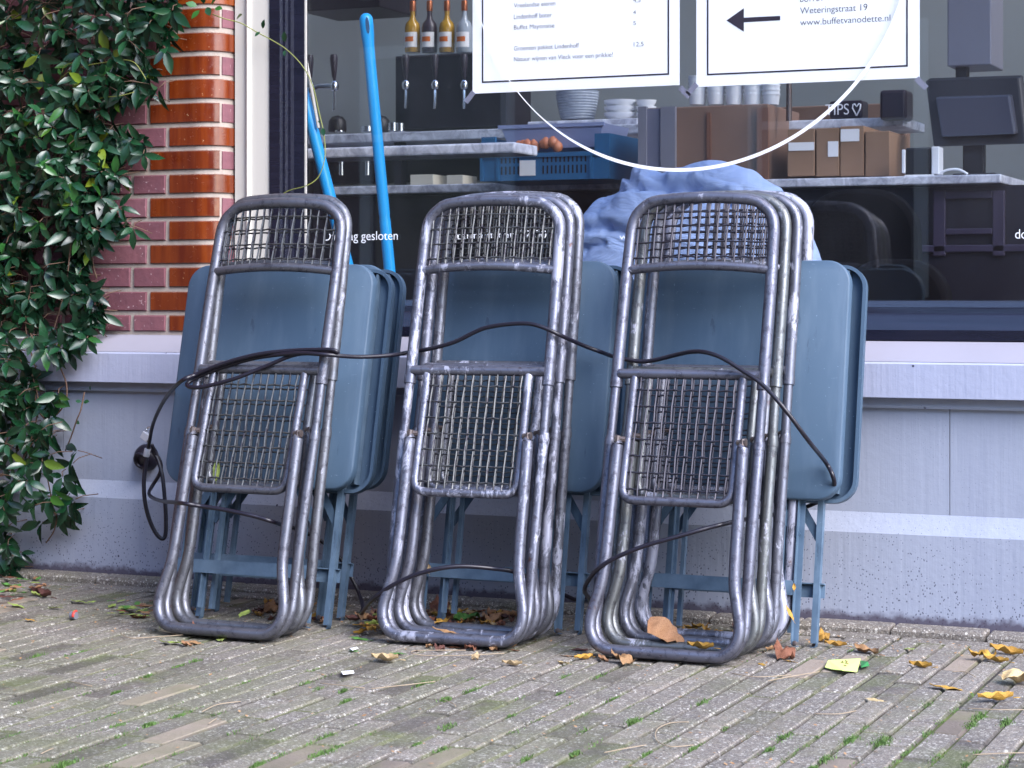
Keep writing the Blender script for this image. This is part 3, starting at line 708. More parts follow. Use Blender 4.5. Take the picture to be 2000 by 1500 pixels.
place_table(-.452, -.372, 13.0, 0, False, 'third folded table behind the left chairs, its top edge slightly higher than the front')
place_table(-.452, -.372, 13.0, 0, True, 'rearmost folded table behind the left chairs, orange screw at its upper right corner')
MTB['M'] = place_table(.094, -.326, 11.0, 0, False, 'front folded blue grey table behind the middle stack of chairs')
place_table(.094, -.326, 11.0, 0, True, 'rear folded table behind the middle chairs, only its dark right rim showing')
MTB['R'] = place_table(.597, -.285, 11.5, 0, False, 'front folded blue grey table behind the right stack of chairs')
place_table(.597, -.285, 11.5, 0, True, 'rear folded table behind the right chairs, raised rim and rail showing beside the sill')

# ------------------------------------------------------------------ security cable, padlock, wall ring
def on(M, px, py, c=0.0):
    """point of the photo's ray on the plane of a leaning chair or table, c in front of it"""
    O = M.to_translation(); nrm = (M.to_3x3() @ Vector((0, -1, 0))); d = ray(px, py); C = Vector((CX, CY, EYE))
    t = ((O + nrm * c) - C).dot(nrm) / d.dot(nrm); return C + d * t
L_, M_, R_ = FR['L'], FR['M'], FR['R']
def P_(k, x, y, c=.045): return on({'L': L_, 'M': M_, 'R': R_}[k], x, y, c)
cabA = [at(286, 895, -.075), at(291, 868, -.09), at(300, 825, -.16), at(322, 780, -.30), P_('L', 352, 746, .03), P_('L', 384, 731, .028), P_('L', 430, 712, .028), P_('L', 500, 693, .026), P_('L', 570, 685, .024), P_('L', 630, 683, .03), P_('L', 652, 684, .028),
        P_('L', 658, 689, .022), P_('L', 640, 691, .018), P_('L', 580, 692, .018), P_('L', 520, 715, .022), P_('L', 460, 739, .034), P_('L', 400, 755, .036), P_('L', 372, 756, .034), P_('L', 366, 749, .028), P_('L', 385, 737, .018), P_('L', 430, 719, .016), P_('L', 500, 699, .016), P_('L', 580, 690, .03), P_('L', 640, 693, .032),
        P_('L', 700, 697, -.03), P_('L', 760, 694, -.09), on(M_, 800, 688, -.035), on(M_, 845, 680, -.012), on(M_, 890, 667, .0), on(M_, 940, 643, .012), on(M_, 985, 634, .02), on(M_, 1030, 632, .026), on(M_, 1062, 640, .026), on(M_, 1095, 655, .01), on(M_, 1135, 673, -.07), on(M_, 1175, 688, -.10),
        on(R_, 1205, 698, -.05), on(R_, 1260, 706, -.05), on(R_, 1320, 693, -.03), on(R_, 1350, 687, .0), on(R_, 1378, 688, .018), on(R_, 1410, 699, .026), on(R_, 1450, 724, .026), on(R_, 1490, 752, .026), on(R_, 1535, 802, .024), on(R_, 1580, 862, -.03), on(MTB['R'], 1612, 902, .05), on(MTB['R'], 1626, 928, .045), on(MTB['R'], 1630, 950, .02), on(MTB['R'], 1622, 968, -.015), on(MTB['R'], 1590, 984, -.05), on(MTB['R'], 1545, 1000, -.06), on(MTB['R'], 1490, 1008, .02),
        on(R_, 1430, 1020, -.02), on(R_, 1380, 1032, .02), on(R_, 1320, 1049, .038), on(R_, 1260, 1066, .045), on(R_, 1205, 1088, .045), on(R_, 1168, 1111, .035), on(R_, 1147, 1137, .0), on(R_, 1142, 1155, -.04), at(1150, 1172, -.30), at(1120, 1170, -.18), at(1060, 1140, -.2), on(M_, 1010, 1118, -.04), on(M_, 960, 1110, .0), on(M_, 900, 1106, .03), on(M_, 850, 1112, .045), on(M_, 800, 1127, .045), on(M_, 755, 1150, .035), on(M_, 722, 1176, .0), gnd(702, 1205, .012), gnd(694, 1206, .010),
        gnd(708, 1192, .02), at(704, 1168, -.22), at(690, 1135, -.20), at(660, 1085, -.20), at(620, 1052, -.22), at(580, 1034, -.28), on(L_, 545, 1023, -.02), on(L_, 500, 1009, .03), on(L_, 440, 996, .04), on(L_, 395, 989, .045), on(L_, 350, 982, .045), at(318, 979, -.28), at(298, 972, -.14), at(291, 963, -.08), at(297, 950, -.05), at(312, 925, -.045), at(314, 905, -.045), at(304, 884, -.05), at(296, 868, -.06)]
cab = empty('security_cable', cabA[0], 'long black cable threaded through all three chair stacks', 'cable')
m = MB(); m.tube(catmull(cabA, 6), .0046, 8); o = m.build('cable', MT['rubber'], smooth='all'); o.parent = cab; o.matrix_parent_inverse = Matrix.Translation(-Vector(cabA[0]))
loop = [at(x, y, Y) for x, y, Y in ((287, 892, -.08), (283, 920, -.085), (281, 950, -.09), (284, 985, -.09), (293, 1018, -.085), (305, 1042, -.08), (316, 1052, -.075), (323, 1045, -.07), (324, 1010, -.065), (321, 965, -.06), (317, 930, -.055), (309, 900, -.05), (300, 884, -.05), (292, 880, -.06))]
m = MB(); m.tube(catmull(loop, 6), .0052, 8); o = m.build('end_loop', MT['rubber'], smooth='all'); o.parent = cab; o.matrix_parent_inverse = Matrix.Translation(-Vector(cabA[0]))
a = at(287, 884, -.082); m = MB(); m.lathe([(.0072, -.010), (.0078, -.009), (.0078, .009), (.0072, .010)], a, 12, Matrix.Rotation(R(12), 3, 'Y')); o = m.build('crimp_sleeve', MT['silver'], smooth=True); o.parent = cab; o.matrix_parent_inverse = Matrix.Translation(-Vector(cabA[0]))
a = at(285, 853, -.092); pk = empty('padlock', a, 'small silver padlock hanging on the cable above the wall ring', 'padlock')
m = MB(); m.box(-.0115, .0115, -.006, .006, -.0095, .0095); o = m.build('body', MT['silver'], pk, bevel=.0015); o.rotation_euler = (0, R(32), 0)
m = MB(); m.tube([(.0075 * math.cos(R(t_)), 0, .018 + .0085 * math.sin(R(t_))) for t_ in range(180, -1, -20)] + [(.0075, 0, .008)], .0018, 8); m.tube([(-.0075, 0, .018), (-.0075, 0, .009)], .0018, 8); o = m.build('shackle', MT['chrome'], pk, smooth='all'); o.rotation_euler = (0, R(32), 0)
a = at(288, 893, .025); rg = empty('wall_ring', a, 'round black locking eye bolted to the grey plinth behind the padlock', 'wall ring')
m = MB(); m.lathe([(.034, 0), (.034, .006), (.029, .018), (.018, .028), (.006, .031)], (0, 0, 0), 24, Matrix.Rotation(R(90), 3, 'X')); m.build('base', MT['rubber'], rg, smooth=True)
m = MB(); m.tube([(.004 + .017 * math.cos(R(t_)), -.036 - .006 * math.sin(R(t_)), -.006 + .017 * math.sin(R(t_))) for t_ in range(0, 360, 20)], .0042, 8, closed=True); m.build('ring', MT['rubber'], rg, smooth='all')

# ------------------------------------------------------------------ climbing plant
def leaf_geo(mb, base, axis, nrm, ln, wd, tone, fold=.25, droop=.25):
    ax = axis.normalized(); sd_ = ax.cross(nrm).normalized(); up = sd_.cross(ax).normalized(); vs = [base]
    for t, wf_ in ((.22, .72), (.5, 1.0), (.78, .62)):
        c = base + ax * ln * t - up * (droop * ln * t * t); h = up * (wd * .5 * wf_ * fold)
        vs += [c + sd_ * wd * .5 * wf_ + h, c, c - sd_ * wd * .5 * wf_ + h]
    vs.append(base + ax * ln - up * droop * ln)
    fs = [(0, 1, 2), (0, 2, 3)]
    for k in (1, 4): fs += [(k, k + 3, k + 4, k + 1), (k + 1, k + 4, k + 5, k + 2)]
    fs += [(7, 10, 8), (8, 10, 9)]
    mb.add(vs, fs, tone)
vine = empty('climbing_vine', gnd(0, 1140), 'lush dark green climber with pointed glossy leaves hanging over the brick wall', 'vine')
vo = Vector(vine.location)
def vpart(o): o.parent = vine; o.matrix_parent_inverse = Matrix.Translation(-vo); return o
edge = [(0, 350), (50, 345), (70, 352), (95, 300), (150, 312), (190, 285), (225, 215), (262, 250), (275, 292), (300, 220), (330, 250), (342, 265), (395, 215), (440, 262), (480, 185), (520, 175), (555, 195), (600, 222), (640, 195), (690, 150), (720, 60), (770, 120), (800, 85), (830, 130), (850, 140), (905, 158), (940, 160), (985, 155), (1010, 160), (1040, 100), (1085, 55), (1120, 35), (1150, 8)]
def edge_x(y):
    for (ya, xa_), (yb, xb_) in zip(edge, edge[1:]):
        if ya <= y <= yb: return xa_ + (xb_ - xa_) * (y - ya) / (yb - ya)
    return 350 if y < 0 else 0
mb = MB(); st = MB()
rl = random.Random(3)
def rosette(px, py, Y, n, size, bright=0.0):
    c = at(px, py, Y); d = Vector((rl.uniform(-.7, .7), rl.uniform(-1.0, -.35), rl.uniform(-.9, .35))).normalized()
    u = d.orthogonal().normalized(); v = d.cross(u); a0 = rl.uniform(0, 6.28)
    for k in range(n):
        a = a0 + 2 * math.pi * k / n + rl.uniform(-.35, .35); sp = rl.uniform(.55, 1.25)
        ax = (d * .55 + (u * math.cos(a) + v * math.sin(a)) * sp + Vector((0, 0, -.28))).normalized()
        nr = (d + Vector((0, -.3, .5)) + Vector((rl.uniform(-.3, .3), rl.uniform(-.3, .3), rl.uniform(-.2, .2)))).normalized()
        ln = size * rl.uniform(.75, 1.25)
        tn = min(1, max(0, rl.gauss(.32, .22) + bright)); tn = tn if rl.random() > .035 else rl.uniform(.88, 1)
        leaf_geo(mb, c + ax * .004, ax, nr, ln, ln * rl.uniform(.33, .45), tn, rl.uniform(.15, .5), rl.uniform(.05, .45))
    st.tube([c - d * .05 + Vector((0, .02, -.01)), c - d * .02, c], .0012, 5)
cnt = 0
while cnt < 950:
    y = rl.uniform(-80, 1120); e = edge_x(y); x = rl.uniform(-160, e + 4)
    inside = e - x
    dens = 1.0
    if y > 690: dens = .7 if x < 60 else .3
    if y > 1010: dens *= .5
    if 930 < y and x > 90: dens *= .55
    if rl.random() > dens: continue
    front = -.03 if y > 640 else .03
    Y = front - rl.random() ** 1.2 * min(.13, .02 + max(0, inside) / 900)
    rosette(x - 14 if inside < 25 else x, y, Y, rl.choice((4, 4, 5, 6)), rl.uniform(.038, .056), .08 if Y < -.06 else -.06); cnt += 1
for x, y, n in ((330, 95, 4), (288, 300, 4), (262, 275, 5), (258, 440, 5), (268, 446, 4), (205, 582, 5), (190, 608, 5), (178, 660, 5), (150, 668, 5), (318, 172, 5), (300, 185, 4), (240, 405, 5), (205, 385, 4), (122, 768, 4), (150, 905, 5), (160, 880, 3), (155, 975, 5), (140, 985, 4), (104, 848, 4), (345, 20, 5), (338, 60, 4), (300, 30, 5), (90, 1020, 4), (25, 1110, 5), (8, 1125, 5), (130, 930, 4)):
    rosette(x - 8, y, (.0 if y < 640 else -.05) - rl.random() * .03, n, .05, .05)
# stems
for pts_ in ([(0, 55), (40, 28), (85, 12), (120, -20)], [(96, 330), (92, 420), (88, 470)], [(118, 300), (105, 380), (98, 440)], [(62, 730), (75, 790), (60, 860), (30, 930), (0, 985)], [(20, 700), (10, 760), (24, 820), (5, 880)], [(70, 980), (108, 1000), (106, 1035), (90, 1060)], [(160, 400), (140, 470), (128, 560), (100, 660)], [(60, 560), (50, 640), (70, 720)], [(40, 960), (90, 968), (130, 972)],
             [(165, 766), (158, 800), (150, 820), (140, 850), (128, 880)], [(92, 845), (60, 870), (40, 905)], [(108, 1010), (98, 960), (90, 910), (95, 850)]):
    st.tube(catmull([at(x, y, (-.02 if y < 640 else -.045) - .015 * math.sin(i)) for i, (x, y) in enumerate(pts_)], 5), .0018, 6)
for i in range(46):
    x = rl.uniform(-120, 250); y = rl.uniform(-60, 900)
    if x > edge_x(y) - 30: continue
    st.tube(catmull([at(x + 12 * math.sin(k * 1.3 + i) + k * rl.uniform(-9, 9), y + k * 42, .03 if y + k * 42 < 620 else -.03) for k in range(5)], 4), .0022, 5)
vpart(mb.build('foliage', MT['leaf'], smooth='all'))
vpart(st.build('stem', MT['stem'], smooth='all'))
# young shoots: over the pilaster, and two pale tendrils
yg = MB(); yl = MB()
sh = [(415, 28, .03), (440, 37, .03), (470, 45, .07), (500, 62, .09), (530, 78, .10), (560, 97, .11), (590, 128, .11), (610, 165, .12), (622, 215, .13), (633, 265, .13), (634, 310, .13), (622, 345, .13), (600, 362, .12), (565, 372, .12), (549, 382, .12)]
yg.tube(catmull([at(*p) for p in sh], 6), .0014, 6)
t2 = [(112, 160, -.05), (135, 140, -.06), (170, 128, -.06), (205, 122, -.06), (240, 117, -.05), (262, 122, -.05), (275, 138, -.05), (285, 155, -.05)]
yg.tube(catmull([at(*p) for p in t2], 6), .0012, 5)
yg.tube(catmull([at(*p) for p in [(120, 150, -.05), (125, 130, -.05), (145, 122, -.05), (160, 121, -.05)]], 5), .001, 5)
yg.tube(catmull([at(*p) for p in [(185, 195, -.05), (205, 190, -.06), (235, 187, -.06), (262, 180, -.05)]], 5), .001, 5)
for x, y, Y, ax, ln in ((462, 36, .06, (.6, -.4, .2), .028), (513, 56, .09, (.3, -.3, .9), .024), (508, 62, .09, (-.5, -.4, -.5), .018), (556, 82, .1, (.1, -.3, .95), .026), (556, 98, .1, (.1, -.3, -.9), .016), (622, 236, .12, (.5, -.4, -.3), .010), (630, 250, .12, (.3, -.3, -.9), .022),
                        (118, 146, -.06, (-.2, -.3, .9), .016), (157, 127, -.06, (.3, -.3, .8), .012), (134, 135, -.06, (.4, -.3, .5), .014), (232, 118, -.06, (-.3, -.3, .8), .011), (258, 118, -.06, (.3, -.3, .8), .01), (278, 137, -.06, (.2, -.2, .9), .01), (200, 190, -.06, (.6, -.3, .4), .02),
                        (385, 12, .02, (-.8, -.4, .3), .03), (398, 8, .02, (.1, -.4, .8), .032), (412, 8, .02, (.7, -.4, .4), .03), (404, 14, .02, (.5, -.4, -.7), .03), (390, 20, .02, (-.5, -.4, -.6), .03), (420, 16, .02, (.9, -.3, -.1), .026), (163, 785, -.05, (.9, -.2, .1), .020), (159, 785, -.05, (-.9, -.3, .2), .016), (148, 822, -.05, (.8, -.3, -.4), .016), (176, 762, -.04, (.2, -.3, .8), .012)):
    leaf_geo(yl, at(x, y, Y), Vector(ax), Vector((0, -.8, .5)), ln, ln * .62, rl.choice((.5, .7, .92)), .15, .1)
vpart(yg.build('tendril', MT['young'], smooth='all')); vpart(yl.build('young_leaves', MT['leaf'], smooth='all'))
#PART3
# ------------------------------------------------------------------ fallen leaves, scraps and moss on the pavement
def leaf_mesh(name, w_, curl, cup, ruffle, seed, teeth=0):
    rr = random.Random(seed); m = MB(); nx, ny = 5, 10; vs = []
    for j in range(ny + 1):
        t = j / ny; hw = w_ * .5 * (math.sin(math.pi * min(1, t * .97 + .02)) ** .75) * (1 - .25 * (t - .4)) + .004
        if teeth: hw *= 1 + teeth * math.sin(j * 3.1)
        for i in range(-nx + 2, nx - 1):
            s = i / (nx - 2); x = s * hw; y = t - .5; an = curl * (t - .45)
            z = cup * (s * s) * w_ * .6 + (1 - math.cos(an)) * .55 + ruffle * noise.noise(Vector((x * 5 + seed, y * 5, seed * 3.1)))
            vs.append((x * (1 - .25 * abs(cup)), y * (math.cos(an * .5)), z))
    k = 2 * (nx - 2) + 1
    fs = [(j * k + i, j * k + i + 1, (j + 1) * k + i + 1, (j + 1) * k + i) for j in range(ny) for i in range(k - 1)]
    z0 = min(v[2] for v in vs); m.add([(x, y, z - z0) for x, y, z in vs], fs)
    m.tube([(0, -.5, .02 - z0 * .2), (.02, -.62, .03), (.05, -.72, .01)], .012, 5)
    o = m.build(name, MT['dry'], smooth='all'); me = o.data; bpy.data.objects.remove(o); return me
LM = dict(flat=leaf_mesh('flat_leaf', .40, .35, .12, .05, 1), oval=leaf_mesh('oval_leaf', .46, .25, -.08, .06, 2), curl=leaf_mesh('curled_leaf', .50, .9, .28, .12, 3), broad=leaf_mesh('broad_leaf', .80, .7, .2, .22, 4, .08), crump=leaf_mesh('crumpled_leaf', .66, .9, .18, .42, 5), roll=leaf_mesh('rolled_leaf', .34, .5, .55, .14, 6))
BR, TAN, YEL, LIM, GRN, DRK, PALE = S(124, 76, 54), S(162, 122, 86), S(182, 138, 56), S(146, 164, 82), S(80, 132, 56), S(92, 54, 46), S(196, 172, 128)
rf = random.Random(11)
def leaf(px, py, kind, col, size, label=None, group=None, rot=None, z=0.0, tilt=0.0, pt=None):
    o = bpy.data.objects.new('fallen_leaf', LM[kind]); COL.objects.link(o)
    p = pt if pt is not None else gnd(px, py, z + .001)
    size *= .78
    o.location = p; o.scale = (size,) * 3
    o.rotation_euler = (R(tilt) + rf.uniform(-.12, .12), rf.uniform(-.12, .12), R(rot) if rot is not None else rf.uniform(0, 6.28))
    f = rf.uniform(.85, 1.15); o.color = (min(1, col[0] * f), min(1, col[1] * f * rf.uniform(.95, 1.05)), col[2] * f, 1)
    tag(o, label or 'fallen leaf', 'leaf', group)
    return o
uniq = [
 (58, 1212, 'flat', YEL, .045, 'small bright yellow leaf alone on the paving below the vine', 70), (80, 1165, 'roll', DRK, .105, 'long curled dark rust leaf lying at the foot of the plinth', 70),
 (152, 1176, 'flat', LIM, .060, 'slim lime green leaf lying flat, nearer the curled rust leaf', 80), (105, 1188, 'flat', LIM, .055, 'lime green leaf just below the curled rust leaf', 75), (30, 1184, 'flat', LIM, .070, 'lime green leaf at the very left edge under the vine', 80),
 (270, 1208, 'curl', BR, .055, 'brown leaf at the near edge of the lime leaf pile, by the chair foot', 90), (320, 1226, 'oval', LIM, .05, 'pale green leaf just in front of the left chair foot', 60), (335, 1257, 'flat', LIM, .075, 'long pale green leaf on the paving before the left stack', 85), (365, 1262, 'curl', TAN, .055, 'tan curled leaf beside the long pale green leaf', 60), (392, 1240, 'crump', BR, .06, 'brown crumpled leaf squeezed under the left chair rung', 80),
 (433, 1249, 'oval', LIM, .055, 'lime leaf poking out under the left chair rung', 30), (478, 1200, 'flat', LIM, .06, 'pale green leaf standing upright on the left chair rung', 10),
 (530, 1195, 'crump', TAN, .07, 'tan leaf inside the foot of the left stack', 20), (700, 1248, 'oval', GRN, .055, 'round green leaf between the left and middle stacks', 100), (752, 1291, 'roll', PALE, .085, 'pale beige leaf on the paving before the middle stack', 80), (775, 1278, 'flat', GRN, .05, 'bright green leaf touching the middle chair foot', 70),
 (825, 1226, 'broad', BR, .085, 'big russet leaf leaning inside the left bend of the middle stack', 140), (860, 1196, 'crump', BR, .095, 'large crumpled brown leaf within the middle stack', 30), (912, 1214, 'broad', GRN, .075, 'vivid green broad leaf inside the foot of the middle stack', 120), (960, 1216, 'crump', TAN, .075, 'tan crumpled leaf right of the vivid green leaf', 60), (870, 1236, 'flat', TAN, .075, 'flat tan leaf lying on the rungs of the middle stack', 80), (858, 1216, 'flat', YEL, .05, 'yellow leaf standing beside the russet leaf in the middle stack', 0),
 (1000, 1300, 'roll', PALE, .06, 'small pale curled leaf alone before the gap of the stacks', 80), (930, 1287, 'crump', PALE, .03, 'tiny yellowish crumpled leaf before the middle chair rung', 10), (1130, 1270, 'oval', DRK, .06, 'dark maroon leaf in the gap between middle and right stacks', 80), (1140, 1288, 'roll', YEL, .06, 'twisted yellow leaf by the right stack foot', 150), (1110, 1283, 'flat', TAN, .045, 'tan sliver of leaf in front of the maroon leaf', 95),
 (1178, 1290, 'curl', TAN, .05, 'curled tan leaf at the left foot of the right stack', 50), (1215, 1296, 'crump', TAN, .06, 'tan leaf under the front rung of the right stack', 80), (1290, 1250, 'broad', TAN, .10, 'large pinkish tan leaf lying on the rungs of the right stack', 75), (1368, 1268, 'roll', YEL, .07, 'yellow twisted leaf on the front rung of the right stack', 70), (1355, 1258, 'crump', DRK, .05, 'near black shrivelled leaf between the rungs of the right stack', 50),
 (1318, 1238, 'curl', YEL, .05, 'yellow curled leaf behind the large tan leaf', 20), (1415, 1240, 'curl', YEL, .055, 'golden leaf at the back of the right stack foot', 80), (1608, 1250, 'crump', YEL, .06, 'crumpled golden leaf by the table feet against the kerb row', 20), (1632, 1262, 'roll', YEL, .06, 'narrow yellow leaf lying beside the crumpled golden one', 90), (1692, 1275, 'curl', TAN, .085, 'curly brown edged leaf above the lime paper scrap', 60), (1530, 1284, 'crump', BR, .085, 'reddish brown crumpled leaf by the right stack rear foot', 40), (1505, 1270, 'curl', TAN, .05, 'small curled tan leaf near the right stack rear foot', 0), (1540, 1292, 'flat', YEL, .035, 'small yellow leaf before the reddish crumpled leaf', 80), (1488, 1298, 'oval', YEL, .03, 'tiny yellow leaf right of the right stack rung', 40),
 (1798, 1304, 'roll', YEL, .07, 'golden rolled leaf right of the lime paper scrap', 65), (1848, 1346, 'flat', YEL, .085, 'long golden leaf lying flat on the open paving at right', 80), (1945, 1369, 'roll', YEL, .09, 'golden leaf lying diagonally near the right edge', 130), (1985, 1335, 'broad', PALE, .09, 'pale khaki leaf at the right edge of the picture', 60), (1708, 1368, 'oval', PALE, .05, 'small pale leaf casting a dark edge on the open paving', 70),
 (1920, 1288, 'crump', YEL, .07, 'golden leaf leftmost in the clump on the right kerb row', 100), (1965, 1277, 'roll', YEL, .09, 'upper golden leaf of the clump on the right kerb row', 80), (1945, 1293, 'roll', YEL, .065, 'lower golden leaf of the clump on the right kerb row', 85),
 (1775, 1268, 'oval', LIM, .04, 'little green leaf on the kerb joint at right', 60), (380, 1255, 'oval', TAN, .05, 'flat tan leaf behind the tan curled one before the left stack', 70), (635, 1207, 'crump', DRK, .05, 'dark red leaf at the feet of the left tables', 10), (385, 1192, 'flat', YEL, .07, 'yellow green leaf inside the left bend of the left stack', 80),
 (1100, 1297, 'curl', PALE, .035, 'tiny cream leaf alone left of the right stack', 80), (690, 1272, 'oval', GRN, .03, 'tiny dark green leaf before the middle chair foot', 80)]
for u in uniq: leaf(u[0], u[1], u[2], u[3], u[4] * (1.2 if 'rung' in u[5] else 1), u[5], 'fallen leaves on the paving', u[6], z=.026 if 'lying on the' in u[5] or 'on the front rung' in u[5] or 'standing' in u[5] else 0.0, tilt=28 if 'large pinkish' in u[5] else 0)
for i in range(34):
    c = rf.choice((LIM, LIM, LIM, GRN, LIM, BR, TAN))
    leaf(rf.gauss(268, 30), rf.gauss(1188, 9), rf.choice(('flat', 'oval', 'oval')), c, rf.uniform(.028, .048), 'small leaf in the lime green pile left of the left chair stack', 'leaves of the lime green pile', z=rf.uniform(0, .012))
for i in range(20):
    leaf(rf.uniform(-5, 78), rf.uniform(1128, 1172), rf.choice(('oval', 'flat', 'curl')), rf.choice((BR, TAN, LIM, DRK, TAN, GRN)), rf.uniform(.04, .065), 'leaf in the brown and green drift under the vine', 'leaves drifted under the vine', z=rf.uniform(0, .025))
for i in range(34):
    leaf(rf.gauss(735, 24), rf.gauss(1214, 11), rf.choice(('crump', 'curl', 'roll', 'flat')), rf.choice((BR, TAN, YEL, BR, DRK, LIM)), rf.uniform(.04, .075), 'leaf in the brown heap between the left tables and the middle stack', 'leaves heaped between the stacks', z=rf.uniform(0, .02))
for i in range(44):
    leaf(rf.uniform(830, 1010), rf.uniform(1196, 1226), rf.choice(('crump', 'curl', 'roll')), rf.choice((BR, TAN, TAN, DRK, YEL, PALE)), rf.uniform(.035, .065), 'dry leaf in the litter inside the middle stack foot', 'leaves inside the middle stack')
for i in range(30):
    leaf(rf.uniform(500, 640), rf.uniform(1180, 1216), rf.choice(('crump', 'curl', 'roll')), rf.choice((BR, DRK, YEL, TAN)), rf.uniform(.035, .055), 'dry leaf under the left tables', 'leaves under the left tables')
for i in range(26):
    leaf(rf.uniform(1270, 1460), rf.uniform(1226, 1256), rf.choice(('crump', 'curl')), rf.choice((YEL, YEL, TAN, DRK)), rf.uniform(.035, .055), 'dry leaf in the litter inside the right stack foot', 'leaves inside the right stack')
for i in range(12):
    leaf(rf.uniform(790, 1010), rf.uniform(1262, 1272), rf.choice(('crump', 'curl', 'flat')), rf.choice((BR, TAN, DRK)), rf.uniform(.03, .05), 'dry leaf trapped under the front rung of the middle stack', 'leaves under the middle rung')
# leaves caught on the furniture
leaf(0, 0, 'flat', LIM, .06, 'bright green leaf caught in the seat mesh of the left chair', None, 0, pt=on(L_, 424, 918, .012), tilt=75)
leaf(0, 0, 'flat', YEL, .042, 'yellow leaf stuck to the side of the right stack, above its feet', None, 75, pt=on(R_, 1541, 1197, -.02), tilt=60)
leaf(0, 0, 'curl', YEL, .02, 'tiny golden leaf caught on the right table leg', None, 20, pt=on(MTB['R'], 1551, 1147, .03), tilt=60)
leaf(0, 0, 'curl', PALE, .03, 'withered leaf caught on the stretcher of the middle table', None, 20, pt=on(MTB['M'], 838, 1112, .03), tilt=60)
# crumbs of leaf too small and many to count
m = MB()
for i in range(900):
    a = rf.random()
    if a < .6: x, y = rf.uniform(-60, 2040), 1150 + rf.uniform(-60, 2040) * 0 + rf.gauss(70, 34)
    else: x, y = rf.uniform(-60, 2040), rf.uniform(1180, 1500)
    y = y + (x - 1000) * .055
    p = gnd(x, y, .002); r = rf.uniform(.0018, .0055)
    if p.y > -.01: continue
    an = rf.uniform(0, 6.28); u = Vector((math.cos(an), math.sin(an), rf.uniform(-.3, .3))) * r; v = Vector((-math.sin(an), math.cos(an), rf.uniform(-.3, .3))) * r * .5
    m.add([p - u, p + v, p + u, p - v], [(0, 1, 2, 3)])
o = m.build('leaf_crumbs', MT['dry']); o.color = S(170, 132, 92); tag(o, 'brown and straw coloured crumbs of dry leaf scattered over the paving', 'leaf litter', kind='stuff')
# moss and grass in the joints
m = MB(); P = .0525; jx = lambda X: -2.6 + round((X + 2.6) / P) * P
def tuft(X, Y, n, sp, h):
    for _ in range(n):
        x, y = X + rf.gauss(0, sp * .35), Y + rf.gauss(0, sp); a = rf.uniform(0, 6.28); w_ = rf.uniform(.0007, .0014); hh = h * rf.uniform(.5, 1.2)
        d = Vector((math.cos(a), math.sin(a), 0)); l = Vector((rf.uniform(-.6, .6), rf.uniform(-.6, .6), 0)) * hh; b = Vector((x, y, -.003))
        m.add([b - d * w_, b + d * w_, b + l * .5 + Vector((0, 0, hh * .7)) + d * w_ * .7, b + l + Vector((0, 0, hh))], [(0, 1, 2), (0, 2, 3)])
tufts = [(55, 1280, 60), (160, 1273, 50), (235, 1352, 40), (130, 1278, 20), (245, 1355, 40), (230, 1415, 50), (270, 1412, 60), (330, 1395, 60), (240, 1398, 30), (110, 1490, 60), (20, 1372, 30), (850, 1338, 50), (900, 1368, 50), (945, 1350, 40), (790, 1450, 50), (840, 1460, 70), (1020, 1480, 60), (1110, 1470, 60), (1085, 1318, 25), (1075, 1352, 30), (1175, 1362, 30), (1162, 1318, 20), (1220, 1408, 50), (1240, 1470, 40), (1700, 1452, 60), (1725, 1448, 50), (1520, 1466, 50), (1640, 1442, 40), (1590, 1480, 40), (1810, 1434, 30), (1910, 1415, 40), (1930, 1400, 30), (1985, 1412, 30), (1555, 1496, 40), (1870, 1492, 40), (1685, 1420, 30), (1510, 1435, 40), (580, 1330, 15), (640, 1345, 15), (690, 1350, 20), (700, 1372, 25), (620, 1470, 40), (660, 1440, 40), (480, 1490, 40), (300, 1320, 20), (360, 1300, 20), (400, 1290, 14), (455, 1330, 16), (1290, 1390, 20), (1350, 1370, 20), (1350, 1462, 40), (1440, 1425, 20), (970, 1398, 30), (1010, 1430, 30), (880, 1420, 20)]
for x, y, n in tufts:
    g_ = gnd(x, y); tuft(jx(g_.x) + rf.gauss(0, .004), g_.y, int(n * rf.uniform(1, 5)), rf.uniform(.006, .020), rf.uniform(.004, .008))
for i in range(300):
    x = rf.uniform(-20, 2020); y = 1240 + 270 * rf.random() ** .7; g_ = gnd(x, y)
    if noise.noise(Vector((g_.x * 3.1, g_.y * 3.1, 5))) + (.15 if x < 700 else 0) + (y - 1400) / 900 > .12: tuft(jx(g_.x), g_.y, rf.randint(10, 26), .014, .0045)
o = m.build('joint_moss', MT['grass']); tag(o, 'green moss and grass growing in the joints of the paving', 'moss', kind='stuff')
